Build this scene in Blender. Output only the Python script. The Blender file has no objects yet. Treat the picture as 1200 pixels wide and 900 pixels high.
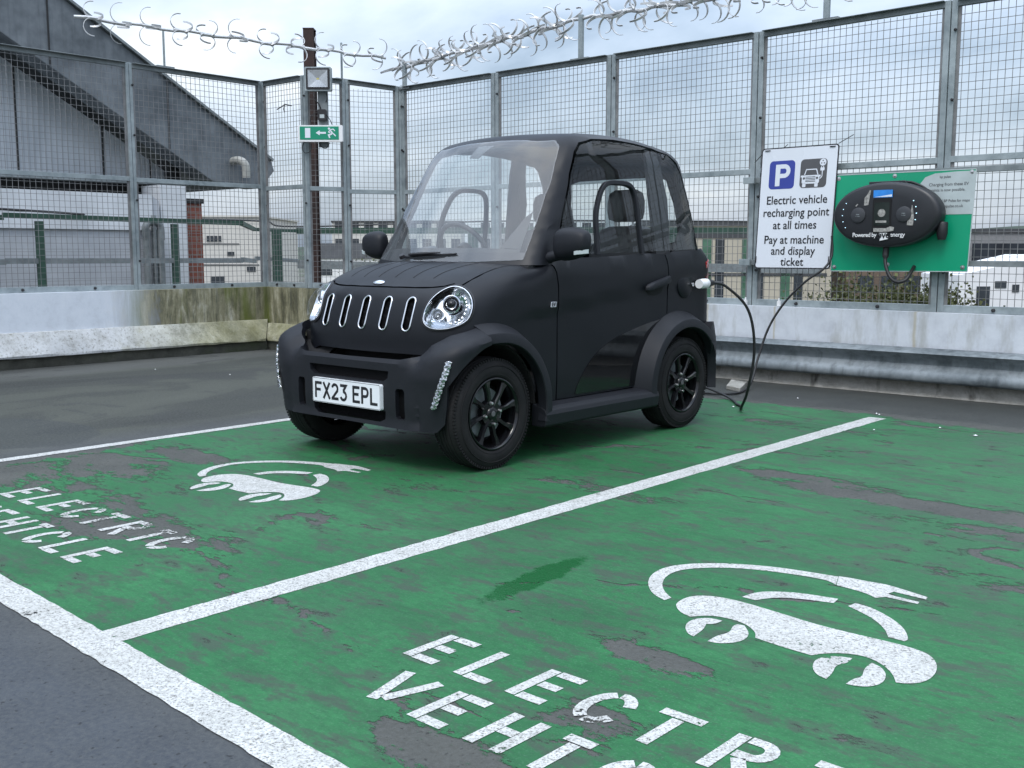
import bpy, math, random
from mathutils import Vector, Matrix
from mathutils.geometry import delaunay_2d_cdt
random.seed(7)
sc = bpy.context.scene
COL = sc.collection
PI = math.pi
R = math.radians

# ------------------------------------------------------------------ materials
class NT:
    def __init__(s, name):
        s.m = bpy.data.materials.new(name); s.m.use_nodes = True
        s.t = s.m.node_tree; s.t.nodes.clear()
        s.out = s.t.nodes.new('ShaderNodeOutputMaterial')
    def n(s, typ, **kw):
        nd = s.t.nodes.new('ShaderNode' + typ)
        for k, v in kw.items():
            if k.startswith('i_'):
                nd.inputs[k[2:].replace('_', ' ')].default_value = v
            else: setattr(nd, k, v)
        return nd
    def l(s, a, b): s.t.links.new(a, b)
    def coord(s, scale=(1, 1, 1)):
        tc = s.n('NewGeometry'); mp = s.n('Mapping'); mp.inputs['Scale'].default_value = scale
        s.l(tc.outputs['Position'], mp.inputs['Vector']); return mp.outputs[0]
    def noise(s, scale, detail=4, rough=.55, vec=None, dist=0.0):
        nd = s.n('TexNoise'); nd.inputs['Scale'].default_value = scale
        nd.inputs['Detail'].default_value = detail; nd.inputs['Roughness'].default_value = rough
        nd.inputs['Distortion'].default_value = dist
        s.l(vec if vec is not None else s.coord(), nd.inputs['Vector']); return nd.outputs['Fac']
    def ramp(s, fac, stops, interp='LINEAR'):
        nd = s.n('ValToRGB'); cr = nd.color_ramp; cr.interpolation = interp
        while len(cr.elements) < len(stops): cr.elements.new(.5)
        for e, (p, c) in zip(cr.elements, stops):
            e.position = p
            if isinstance(c, (int, float)): c = (c, c, c)
            e.color = (*c, 1)
        s.l(fac, nd.inputs[0]); return nd.outputs[0]
    def mix(s, fac, a, b, mode='MIX'):
        nd = s.n('Mix', data_type='RGBA', blend_type=mode)
        for sock, v in ((nd.inputs[0], fac), (nd.inputs[6], a), (nd.inputs[7], b)):
            if hasattr(v, 'is_linked') or hasattr(v, 'links'): s.l(v, sock)
            elif isinstance(v, (int, float)): sock.default_value = v if sock.type == 'VALUE' else (v, v, v, 1)
            else: sock.default_value = (*v, 1)
        return nd.outputs[2]
    def math(s, op, a, b=0.0, c=0.0, clamp=False):
        nd = s.n('Math', operation=op); nd.use_clamp = clamp
        for i, v in enumerate((a, b, c)):
            if hasattr(v, 'links'): s.l(v, nd.inputs[i])
            else: nd.inputs[i].default_value = v
        return nd.outputs[0]
    def xyz(s):
        tc = s.n('NewGeometry'); sp = s.n('SeparateXYZ'); s.l(tc.outputs['Position'], sp.inputs[0])
        return sp.outputs
    def bsdf(s, base, rough=.5, metal=0, bump=None, bstr=.3, bdist=.01, **kw):
        b = s.n('BsdfPrincipled')
        for k, v in (('Base Color', base), ('Roughness', rough), ('Metallic', metal)):
            if hasattr(v, 'links'): s.l(v, b.inputs[k])
            elif k == 'Base Color': b.inputs[k].default_value = (*v, 1)
            else: b.inputs[k].default_value = v
        for k, v in kw.items(): b.inputs[k.replace('_', ' ')].default_value = v
        if bump is not None:
            bp = s.n('Bump'); bp.inputs['Strength'].default_value = bstr; bp.inputs['Distance'].default_value = bdist
            s.l(bump, bp.inputs['Height']); s.l(bp.outputs[0], b.inputs['Normal'])
        s.l(b.outputs[0], s.out.inputs[0]); return b

def plain(name, c, rough=.5, metal=0, var=.12, scale=8, bump=0, **kw):
    t = NT(name); f = t.noise(scale, 5)
    lo = tuple(x * (1 - var) for x in c); hi = tuple(min(1, x * (1 + var)) for x in c)
    col = t.ramp(f, [(.3, lo), (.7, hi)])
    r = t.ramp(f, [(.3, max(0, rough - .06)), (.7, min(1, rough + .06))])
    t.bsdf(col, r, metal, t.noise(scale * 12, 3) if bump else None, bump, .002, **kw)
    return t.m

def glass(name, tint=(1, 1, 1), ior=1.5, dust=0.0, gloss_rough=0.0, refl=1.0):
    t = NT(name)
    tr = t.n('BsdfTransparent'); tr.inputs[0].default_value = (*tint, 1)
    gl = t.n('BsdfGlossy'); gl.inputs['Roughness'].default_value = gloss_rough
    fr = t.n('Fresnel'); fr.inputs[0].default_value = ior
    ge = t.n('NewGeometry'); fac = t.math('MULTIPLY', t.math('MULTIPLY', fr.outputs[0], refl, clamp=True), t.math('SUBTRACT', 1.0, ge.outputs['Backfacing']))
    mx = t.n('MixShader'); t.l(fac, mx.inputs[0]); t.l(tr.outputs[0], mx.inputs[1]); t.l(gl.outputs[0], mx.inputs[2])
    o = mx.outputs[0]
    if dust:
        df = t.n('BsdfDiffuse'); df.inputs[0].default_value = (.55, .57, .58, 1)
        m2 = t.n('MixShader')
        d = t.ramp(t.noise(3.5, 5, .6, t.coord((1, 1, .5))), [(.3, dust * .6), (.75, dust * 1.5)])
        d = t.math('MULTIPLY', d, t.math('SUBTRACT', 1.0, ge.outputs['Backfacing'])); t.l(d, m2.inputs[0]); t.l(o, m2.inputs[1]); t.l(df.outputs[0], m2.inputs[2]); o = m2.outputs[0]
    t.l(o, t.out.inputs[0]); return t.m

M = {}
M['paint'] = plain('matte black paint', (.0060, .0070, .0098), .42, var=.06, scale=3, Specular_IOR_Level=.27)
M['trim'] = plain('charcoal plastic', (.0098, .0110, .0145), .52, var=.1, scale=6, bump=.15, Specular_IOR_Level=.27)
M['black'] = plain('black plastic', (.012, .012, .014), .5)
M['void'] = plain('black liner', (.006, .006, .007), .9)
M['gloss'] = plain('gloss black panel', (.006, .006, .007), .04, var=.02)
M['rimblk'] = plain('gloss black alloy', (.005, .005, .006), .14, var=.1, Specular_IOR_Level=.4)
M['chrome'] = plain('chrome', (.66, .67, .69), .14, 1.0, var=.04)
M['steel'] = plain('brushed steel', (.55, .55, .55), .3, 1.0)
M['seat'] = plain('black vinyl', (.02, .02, .022), .5)
M['greyplastic'] = plain('grey interior plastic', (.06, .065, .07), .6)
M['white'] = plain('white plastic', (.75, .75, .75), .35, var=.03)
M['redlens'] = plain('red lens', (.35, .01, .012), .15, var=.05)
M['windscreen'] = glass('windscreen glass', (.96, .98, .98), 1.6, dust=.06, refl=1.55)
M['sideglass'] = glass('tinted side glass', (.92, .94, .94), 1.5, dust=.006, refl=1.1)
M['lens'] = glass('clear lens', (.95, .96, .97), 1.5)
M['rubber'] = plain('cable rubber', (.012, .012, .013), .55)
M['ledon'] = NT('lit led'); e = M['ledon'].n('Emission'); e.inputs[0].default_value = (.5, .8, 1, 1); e.inputs[1].default_value = 2.2
M['ledon'].l(e.outputs[0], M['ledon'].out.inputs[0]); M['ledon'] = M['ledon'].m

def mat_tyre():
    t = NT('tyre rubber')
    f = t.noise(14, 5)
    t.bsdf(t.ramp(f, [(.3, (.009, .009, .010)), (.75, (.017, .0165, .0165))]), .78, 0, t.noise(90, 3), .2, .002, Specular_IOR_Level=.22)
    return t.m
M['tyre'] = mat_tyre()

def mat_mesh(name='grille mesh', sc_=260):
    t = NT(name)
    v = t.n('TexVoronoi'); v.inputs['Scale'].default_value = sc_; v.feature = 'DISTANCE_TO_EDGE'
    v.inputs['Randomness'].default_value = 0.0
    t.l(t.coord((1, .3, 1)), v.inputs['Vector'])
    f = t.ramp(v.outputs['Distance'], [(.10, (.009, .009, .010)), (.18, (.0005, .0005, .0005))])
    t.bsdf(f, .9, Specular_IOR_Level=.05); return t.m
M['mesh'] = mat_mesh()

def mat_reflector(nm_, sc_, st_, k_=.76):
    t = NT(nm_)
    v = t.n('TexVoronoi'); v.inputs['Scale'].default_value = sc_; t.l(t.coord(), v.inputs['Vector'])
    t.bsdf((k_, k_ * 1.02, k_ * 1.05), .14, 1.0, v.outputs['Distance'], st_, .01); return t.m
M['reflector'] = mat_reflector('lamp reflector', 30, .12); M['faceted'] = mat_reflector('faceted lamp strip', 75, .5, .42)

def mat_galv(name, lo, hi, rough=.5, metal=.5, streak=0, sc_=6, spangle=25):
    t = NT(name)
    f1 = t.noise(sc_, 6, .6); f2 = t.noise(spangle, 2, .5)
    f = t.math('ADD', t.math('MULTIPLY', f1, .7), t.math('MULTIPLY', f2, .3))
    c = t.ramp(f, [(.35, lo), (.62, hi)])
    if streak:
        f3 = t.noise(5, 5, .6, t.coord((3, 3, .35)))
        c = t.mix(t.ramp(f3, [(.5, 0.0), (.75, streak)]), c, tuple(x * .35 for x in lo))
    t.bsdf(c, t.ramp(f2, [(.3, rough - .08), (.7, rough + .1)]), metal); return t.m
M['galv'] = mat_galv('galvanised post', (.20, .235, .245), (.34, .385, .395), .55, .35)
M['galvdark'] = mat_galv('weathered galvanised rail', (.13, .15, .155), (.24, .265, .27), .6, .3)
M['wire'] = mat_galv('fence wire', (.13, .13, .13), (.25, .25, .25), .6, .3)
M['spike'] = mat_galv('spike steel', (.42, .42, .42), (.62, .62, .61), .42, .55)
M['fascia'] = mat_galv('grey steel fascia', (.07, .082, .092), (.17, .19, .205), .6, .2, streak=.4, sc_=2.2, spangle=9)
M['rail'] = mat_galv('crash barrier steel', (.10, .12, .13), (.25, .28, .295), .55, .3, streak=.6, sc_=2.0)
M['rust'] = plain('rusty brown steel', (.040, .022, .018), .85, var=.5, scale=5, bump=.3)
M['green'] = plain('green paint', (.022, .062, .042), .6, var=.3, scale=9)
M['greenboard'] = plain('green sign board', (.004, .30, .155), .30, var=.05, scale=2)
M['exitgreen'] = plain('exit sign green', (.0, .24, .135), .35, var=.03)
M['signwhite'] = plain('sign white', (.70, .73, .78), .3, var=.03, scale=2)
M['signedge'] = plain('sign edge black', (.02, .02, .025), .5)
M['ink'] = plain('black lettering', (.012, .012, .015), .4)
M['signblue'] = plain('sign blue', (.035, .055, .30), .35, var=.05)
M['signgrey'] = plain('sign grey', (.085, .085, .09), .35, var=.05)
M['plate'] = plain('number plate white', (.72, .74, .76), .28, var=.02)
M['sticker'] = plain('pale sticker', (.42, .47, .47), .35, var=.1)
M['blue'] = plain('blue sticker', (.03, .22, .62), .3, var=.25, scale=14)
M['screen'] = plain('dark screen', (.018, .024, .022), .1)
M['chargerblk'] = plain('charger black', (.014, .015, .018), .42, var=.1)
M['disc'] = plain('charger disc', (.035, .037, .042), .5)
M['dirt'] = plain('scratched label', (.30, .29, .27), .6, var=.5, scale=60)

# ------------------------------------------------------------------ mesh helpers
class MB:
    def __init__(s): s.v = []; s.f = []
    def add(s, vs, fs):
        o = len(s.v); s.v += [Vector(v) for v in vs]; s.f += [tuple(i + o for i in f) for f in fs]; return s
    def box(s, x0, x1, y0, y1, z0, z1):
        vs = [(x, y, z) for z in (z0, z1) for y in (y0, y1) for x in (x0, x1)]
        return s.add(vs, [(0, 2, 3, 1), (4, 5, 7, 6), (0, 1, 5, 4), (2, 6, 7, 3), (0, 4, 6, 2), (1, 3, 7, 5)])
    def obox(s, c, ax, ay, az):
        c, ax, ay, az = map(Vector, (c, ax, ay, az))
        vs = [c + ax * i + ay * j + az * k for k in (-1, 1) for j in (-1, 1) for i in (-1, 1)]
        return s.add(vs, [(0, 2, 3, 1), (4, 5, 7, 6), (0, 1, 5, 4), (2, 6, 7, 3), (0, 4, 6, 2), (1, 3, 7, 5)])
    def bar(s, a, b, w, d, up=(0, 0, 1)):
        a, b = Vector(a), Vector(b); t = (b - a); L = t.length; t.normalize()
        n = t.cross(Vector(up))
        if n.length < 1e-4: n = t.cross(Vector((1, 0, 0)))
        n.normalize(); m = n.cross(t)
        return s.obox((a + b) / 2, t * L / 2, n * w / 2, m * d / 2)
    def tube(s, path, r, n=8, closed=False, caps=True):
        P = [Vector(p) for p in path]; N = len(P); rings = []
        prev = None
        for i, p in enumerate(P):
            if closed: t = P[(i + 1) % N] - P[i - 1]
            else: t = P[min(i + 1, N - 1)] - P[max(i - 1, 0)]
            t.normalize()
            if prev is None:
                a = t.cross(Vector((0, 0, 1)))
                if a.length < .1: a = t.cross(Vector((1, 0, 0)))
            else: a = prev - t * prev.dot(t)
            a.normalize(); prev = a; b = t.cross(a)
            rr = r[i] if isinstance(r, (list, tuple)) else r
            rings.append([p + a * rr * math.cos(2 * PI * k / n) + b * rr * math.sin(2 * PI * k / n) for k in range(n)])
        vs = [v for g in rings for v in g]; fs = []
        for i in range(N if closed else N - 1):
            j = (i + 1) % N
            for k in range(n):
                fs.append((i * n + k, i * n + (k + 1) % n, j * n + (k + 1) % n, j * n + k))
        if caps and not closed:
            fs.append(tuple(range(n))[::-1]); fs.append(tuple((N - 1) * n + k for k in range(n)))
        return s.add(vs, fs)
    def sweep(s, sections, closed=False, closeprof=True):
        n = len(sections[0]); vs = [v for g in sections for v in g]; fs = []; N = len(sections)
        for i in range(N if closed else N - 1):
            j = (i + 1) % N
            for k in range(n if closeprof else n - 1):
                fs.append((i * n + k, i * n + (k + 1) % n, j * n + (k + 1) % n, j * n + k))
        if closeprof and not closed:
            fs.append(tuple(range(n))[::-1]); fs.append(tuple((N - 1) * n + k for k in range(n)))
        return s.add(vs, fs)
    def lathe(s, prof, c, axis, n=48, ref=None):
        # prof: (radius, along) pairs; axis: unit vector
        c = Vector(c); ax = Vector(axis).normalized()
        a = ax.cross(Vector(ref) if ref else Vector((0, 0, 1)))
        if a.length < .1: a = ax.cross(Vector((1, 0, 0)))
        a.normalize(); b = ax.cross(a)
        vs = []; fs = []; m = len(prof)
        for i in range(n):
            th = 2 * PI * i / n; d = a * math.cos(th) + b * math.sin(th)
            for (r, h) in prof: vs.append(c + d * r + ax * h)
        for i in range(n):
            j = (i + 1) % n
            for k in range(m - 1):
                fs.append((i * m + k, i * m + k + 1, j * m + k + 1, j * m + k))
        return s.add(vs, fs)
    def prism(s, poly, fn, h0, h1, side=True):
        # fn(a,b,h)->xyz ; polygon triangulated by delaunay
        pts, tris = fill2d(poly, [], None)
        n = len(pts); vs = [fn(p[0], p[1], h1) for p in pts] + [fn(p[0], p[1], h0) for p in pts]
        fs = [t for t in tris] + [tuple(i + n for i in t[::-1]) for t in tris]
        cnt = {}
        for t in tris:
            for e in ((t[0], t[1]), (t[1], t[2]), (t[2], t[0])): cnt[e] = 1
        for (i, j) in cnt:
            if (j, i) not in cnt: fs.append((j, i, i + n, j + n))
        return s.add(vs, fs)

ORG = {}
def link(o, loc, parent):
    COL.objects.link(o)
    if parent is not None:
        o.parent = parent; ORG[o.name] = ORG[parent.name]
    else:
        o.location = loc; ORG[o.name] = Vector(loc)
    return o
def obj(name, mb, mat, parent=None, loc=(0, 0, 0), smooth=None, bevel=0):
    me = bpy.data.meshes.new(name)
    o = bpy.data.objects.new(name, me)
    link(o, loc, parent); L = ORG[o.name]
    me.from_pydata([v - L for v in mb.v], [], mb.f); me.validate()
    me.materials.append(M[mat] if isinstance(mat, str) else mat)
    if smooth is not None:
        me.shade_smooth(); me.set_sharp_from_angle(angle=R(smooth))
    if bevel:
        b = o.modifiers.new('bevel', 'BEVEL'); b.width = bevel; b.segments = 2; b.limit_method = 'ANGLE'; b.angle_limit = R(40)
    return o
def empty(name, loc):
    o = bpy.data.objects.new(name, None); o.empty_display_size = .2
    return link(o, loc, None)
def tag(o, label=None, cat=None, group=None, kind=None):
    if label: o['label'] = label
    if cat: o['category'] = cat
    if group: o['group'] = group
    if kind: o['kind'] = kind
    return o
def structure(o): o['kind'] = 'structure'; return o

def inpoly(x, y, poly):
    c = False; n = len(poly); j = n - 1
    for i in range(n):
        xi, yi = poly[i]; xj, yj = poly[j]
        if (yi > y) != (yj > y) and x < (xj - xi) * (y - yi) / (yj - yi) + xi: c = not c
        j = i
    return c
def densify(poly, h, closed=True):
    out = []; n = len(poly)
    for i in range(n if closed else n - 1):
        a = poly[i]; b = poly[(i + 1) % n]
        d = math.hypot(b[0] - a[0], b[1] - a[1]); k = max(1, int(math.ceil(d / h)))
        for q in range(k): out.append((a[0] + (b[0] - a[0]) * q / k, a[1] + (b[1] - a[1]) * q / k))
    if not closed: out.append(tuple(poly[-1]))
    return out
def fill2d(outline, holes, h):
    loops = [outline] + list(holes)
    if h: loops = [densify(l, h) for l in loops]
    pts = []; edges = []
    for l in loops:
        o = len(pts); pts += [Vector((p[0], p[1])) for p in l]
        edges += [(o + i, o + (i + 1) % len(l)) for i in range(len(l))]
    if h:
        seg = [(pts[a], pts[b]) for a, b in edges]
        grid = {}
        for a, b in seg:
            m = (a + b) / 2; grid.setdefault((int(m.x // h), int(m.y // h)), []).append(m)
        xs = [p[0] for p in loops[0]]; ys = [p[1] for p in loops[0]]
        y = min(ys) + h * .5; row = 0
        while y < max(ys):
            x = min(xs) + h * (.5 if row % 2 else .25)
            while x < max(xs):
                gx, gy = int(x // h), int(y // h); ok = True
                for i in (-1, 0, 1):
                    for j in (-1, 0, 1):
                        for m in grid.get((gx + i, gy + j), ()):
                            if (m.x - x) ** 2 + (m.y - y) ** 2 < (h * .55) ** 2: ok = False
                if ok and inpoly(x, y, loops[0]) and not any(inpoly(x, y, q) for q in loops[1:]):
                    pts.append(Vector((x, y)))
                x += h
            y += h * .87; row += 1
    r = delaunay_2d_cdt(pts, edges, [], 0, 1e-7)
    V2 = r[0]; tris = []
    for f in r[2]:
        f = list(f)
        for k in range(1, len(f) - 1):
            t = (f[0], f[k], f[k + 1])
            cx = sum(V2[i].x for i in t) / 3; cy = sum(V2[i].y for i in t) / 3
            if inpoly(cx, cy, loops[0]) and not any(inpoly(cx, cy, q) for q in loops[1:]):
                a, b, c = (V2[i] for i in t)
                if (b - a).cross(c - a) < 0: t = (t[0], t[2], t[1])
                tris.append(t)
    return [tuple(v) for v in V2], tris
def smoothpoly(pts, k=6, closed=True):
    P = [Vector(p) for p in pts]; n = len(P); out = []
    rng = range(n) if closed else range(n - 1)
    for i in rng:
        if closed: p0, p1, p2, p3 = P[i - 1], P[i], P[(i + 1) % n], P[(i + 2) % n]
        else: p0, p1, p2, p3 = P[max(i - 1, 0)], P[i], P[i + 1], P[min(i + 2, n - 1)]
        for q in range(k):
            t = q / k
            out.append(tuple(.5 * ((2 * p1) + (-p0 + p2) * t + (2 * p0 - 5 * p1 + 4 * p2 - p3) * t * t + (-p0 + 3 * p1 - 3 * p2 + p3) * t ** 3)))
    if not closed: out.append(tuple(P[-1]))
    return out
def patch(outline, holes, lift, h, thick, center, inner=False):
    """surface patch from a 2-D outline lifted to 3-D, given thickness inward"""
    pts, tris = fill2d(outline, holes, h)
    V = [Vector(lift(p[0], p[1])) for p in pts]; N = [Vector((0, 0, 0)) for _ in V]
    for a, b, c in tris:
        n = (V[b] - V[a]).cross(V[c] - V[a])
        N[a] += n; N[b] += n; N[c] += n
    tot = sum(((V[a] + V[b] + V[c]) / 3 - Vector(center)).dot((V[b] - V[a]).cross(V[c] - V[a])) for a, b, c in tris)
    flip = tot < 0
    for n in N:
        if n.length > 0: n.normalize()
    if flip: N = [-n for n in N]; tris = [(a, c, b) for a, b, c in tris]
    m = MB(); k = len(V)
    edge = {}
    for t in tris:
        for e in ((t[0], t[1]), (t[1], t[2]), (t[2], t[0])): edge[e] = 1
    bd = [e for e in edge if (e[1], e[0]) not in edge]
    if thick:
        vs = V + [v - n * thick for v, n in zip(V, N)]
        fs = tris + [(c + k, b + k, a + k) for a, b, c in tris] + [(j, i, i + k, j + k) for i, j in bd]
    else: vs, fs = V, tris
    m.add(vs, fs); return m

def text_mesh(body, size, fn, bold=0.0, align='CENTER', thick=.001, spacing=1.0, shear=0):
    """typeset words with the built-in font; fn(a,b,h) maps to world"""
    cu = bpy.data.curves.new('lettering', 'FONT'); cu.body = body; cu.size = size; cu.offset = bold
    cu.align_x = align; cu.space_character = spacing; cu.resolution_u = 3; cu.shear = shear
    o = bpy.data.objects.new('lettering', cu); COL.objects.link(o)
    dg = bpy.context.evaluated_depsgraph_get(); me = bpy.data.meshes.new_from_object(o.evaluated_get(dg))
    m = MB(); n = len(me.vertices)
    V = [v.co.copy() for v in me.vertices]
    F = []
    for p in me.polygons:
        F.append(tuple(p.vertices) if p.normal.z > 0 else tuple(p.vertices)[::-1])
    m.add([fn(v.x, v.y, thick) for v in V], F)
    bpy.data.objects.remove(o); bpy.data.meshes.remove(me); bpy.data.curves.remove(cu)
    return m

def stroke_poly(path, w, closed=False):
    """flat ribbon along a 2-D polyline -> list of quads (as polygons)"""
    P = [Vector(p) for p in path]; n = len(P); L = []; Rr = []
    for i in range(n):
        if i == 0: d = (P[1] - P[0]).normalized(); m = Vector((-d.y, d.x))
        elif i == n - 1: d = (P[-1] - P[-2]).normalized(); m = Vector((-d.y, d.x))
        else:
            d1 = (P[i] - P[i - 1]).normalized(); d2 = (P[i + 1] - P[i]).normalized()
            n1 = Vector((-d1.y, d1.x)); n2 = Vector((-d2.y, d2.x)); m = (n1 + n2)
            m = m / max(.3, m.dot(n1)) if m.length > .01 else n1
        L.append(P[i] + m * w / 2); Rr.append(P[i] - m * w / 2)
    return L, Rr
def ribbon(mb, path, w, fn, h0, h1):
    L, Rr = stroke_poly(path, w); n = len(L)
    vs = [fn(p.x, p.y, h1) for p in L] + [fn(p.x, p.y, h1) for p in Rr] + [fn(p.x, p.y, h0) for p in L] + [fn(p.x, p.y, h0) for p in Rr]
    fs = []
    for i in range(n - 1):
        fs.append((n + i, n + i + 1, i + 1, i))
        fs.append((i, i + 1, 2 * n + i + 1, 2 * n + i)); fs.append((n + i + 1, n + i, 3 * n + i, 3 * n + i + 1))
    fs.append((0, 2 * n, 3 * n, n)); fs.append((n - 1, 2 * n - 1, 4 * n - 1, 3 * n - 1))
    mb.add(vs, fs)
def arcpts(cx, cy, rx, ry, a0, a1, n=10):
    return [(cx + rx * math.cos(R(a0 + (a1 - a0) * i / n)), cy + ry * math.sin(R(a0 + (a1 - a0) * i / n))) for i in range(n + 1)]
def roundrect(x0, x1, y0, y1, r, n=5):
    o = []
    for cx, cy, a in ((x1 - r, y0 + r, -90), (x1 - r, y1 - r, 0), (x0 + r, y1 - r, 90), (x0 + r, y0 + r, 180)):
        o += arcpts(cx, cy, r, r, a, a + 90, n)
    return o
def chaikin(poly, it=2, lim=52):
    P = [Vector(p) for p in poly]
    for _ in range(it):
        o = []; n = len(P)
        for i in range(n):
            a, b, c = P[i - 1], P[i], P[(i + 1) % n]
            if (b - a).length > 1e-6 and (c - b).length > 1e-6 and math.degrees((b - a).angle(c - b)) < lim:
                o += [b + (a - b) * .25, b + (c - b) * .25]
            else: o.append(b)
        P = o; lim = lim * .8
    return [tuple(p) for p in P]
# ------------------------------------------------------------------ deck, paint, markings
WORN = [(-1.25, 4.15, .75, .10, .30), (-2.1, 4.3, .35, .10, .22), (-3.40, 1.93, .45, .12, .20), (-4.05, 2.0, .30, .10, .16), (-4.85, 2.0, .45, .25, .24),
        (-1.46, 1.40, .18, .08, .22), (-1.30, 1.72, .12, .10, .22), (-1.42, 2.10, .18, .06, .24), (-2.66, 3.50, .35, .08, .2), (-1.9, 6.30, .6, .1, .3),
        (-1.2, 3.9, .5, .08, .2), (-3.0, 5.6, .5, .1, .14), (-4.6, 2.75, .35, .1, .2), (-4.7, 2.4, .4, .15, .22), (-3.75, 1.75, .3, .12, .2), (-.9, 3.3, .3, .07, .18)]
WET = [(-2.06, 2.40, .050, .26, 1.25, .12), (-2.42, 1.85, .10, .30, .45, .2), (-4.45, 2.60, .45, .05, .5, -.3), (-2.5, 5.75, 1.1, .05, .6, 0), (-1.6, 5.85, .7, .06, .6, -.15)]
def gauss(t, X, Y, x, y, rx, ry, amp, rot=0.0):
    dx = t.math('SUBTRACT', X, x); dy = t.math('SUBTRACT', Y, y)
    if rot:
        c, s_ = math.cos(rot), math.sin(rot)
        dx, dy = (t.math('ADD', t.math('MULTIPLY', dx, c), t.math('MULTIPLY', dy, s_)),
                  t.math('SUBTRACT', t.math('MULTIPLY', dy, c), t.math('MULTIPLY', dx, s_)))
    a = t.math('POWER', t.math('DIVIDE', dx, rx), 2.0); b = t.math('POWER', t.math('DIVIDE', dy, ry), 2.0)
    d = t.math('ADD', a, b)
    return t.math('MULTIPLY', t.math('MAXIMUM', t.math('SUBTRACT', 1.0, t.math('MULTIPLY', d, .5)), 0.0), amp)

def mat_asphalt():
    t = NT('worn asphalt deck'); o = t.xyz(); X, Y = o[0], o[1]
    big = t.noise(.62, 8, .62, t.coord((1.1, .5, 1)), .5); mid = t.noise(3.2, 6, .65); fine = t.noise(70, 4, .75)
    c = t.ramp(mid, [(.3, (.045, .049, .051)), (.7, (.070, .074, .075))])
    # olive tinted far-left bay
    left = t.math('MULTIPLY', t.math('SUBTRACT', -5.3, X), 3.0, clamp=True)
    c = t.mix(left, c, t.ramp(big, [(.40, (.022, .024, .021)), (.425, (.030, .033, .028)), (.50, (.037, .040, .033)), (.515, (.050, .054, .043)), (.66, (.064, .068, .054))]))
    # darker re-laid strip in the front left corner
    front = t.math('MULTIPLY', t.math('SUBTRACT', 1.2, Y), 6.0, clamp=True)
    c = t.mix(front, c, t.ramp(mid, [(.3, (.040, .046, .056)), (.7, (.060, .069, .081))]))
    # brown grey bare deck where the bay paint has gone
    bay = t.math('MULTIPLY', t.math('MULTIPLY', t.math('SUBTRACT', X, -5.3), 4.0, clamp=True), t.math('MULTIPLY', t.math('SUBTRACT', Y, 1.2), 6.0, clamp=True))
    c = t.mix(bay, c, t.ramp(mid, [(.3, (.048, .050, .045)), (.7, (.080, .081, .072))]))
    # damp gutter under the kerb
    edge = t.math('ADD', Y, t.math('MULTIPLY', t.noise(1.6, 4), .35))
    damp = t.ramp(t.math('SUBTRACT', edge, 6.1), [(.42, 0.0), (.50, 1.0)])
    c = t.mix(damp, c, t.ramp(mid, [(.3, (.018, .020, .018)), (.7, (.038, .040, .035))]))
    edge2 = t.math('ADD', X, t.math('MULTIPLY', t.noise(1.1, 5), .9))
    damp2 = t.ramp(t.math('SUBTRACT', 0.0, t.math('ADD', edge2, 7.65)), [(.4, 0.0), (.55, 1.0)])
    c = t.mix(damp2, c, t.ramp(big, [(.35, (.035, .036, .033)), (.6, (.072, .074, .068))]))
    bl = t.noise(1.15, 9, .68, t.coord((1.0, .8, 1)), .8)
    lft = t.math('MULTIPLY', t.math('SUBTRACT', -5.3, X), 2.0, clamp=True)
    c = t.mix(t.math('MULTIPLY', t.ramp(bl, [(.535, 0.0), (.56, .62), (.70, .8)]), lft), c, (.028, .030, .028))
    wb = gauss(t, t.math('ADD', X, t.math('MULTIPLY', mid, .5)), Y, -5.7, 2.45, .55, .35, 1.3)
    c = t.mix(t.ramp(wb, [(.42, 0.0), (.52, .6)]), c, (.026, .031, .033))
    c = t.mix(t.ramp(fine, [(.35, .0), (.75, .55)]), c, (.115, .12, .115))
    c = t.mix(t.ramp(t.noise(60, 2, .5), [(.28, .6), (.36, 0.0)]), c, (.012, .012, .012))
    r = t.mix(damp, .8, .5)
    t.bsdf(c, r, 0, t.math('ADD', fine, t.math('MULTIPLY', mid, .6)), .6, .008, Specular_IOR_Level=.2); return t.m

def paint_alpha(t, col, rough, alpha, bump):
    b = t.bsdf(col, rough, 0, bump,   .30, .004, Specular_IOR_Level=.22)
    tr = t.n('BsdfTransparent'); mx = t.n('MixShader')
    t.l(alpha, mx.inputs[0]); t.l(tr.outputs[0], mx.inputs[1]); t.l(b.outputs[0], mx.inputs[2]); t.l(mx.outputs[0], t.out.inputs[0])

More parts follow.
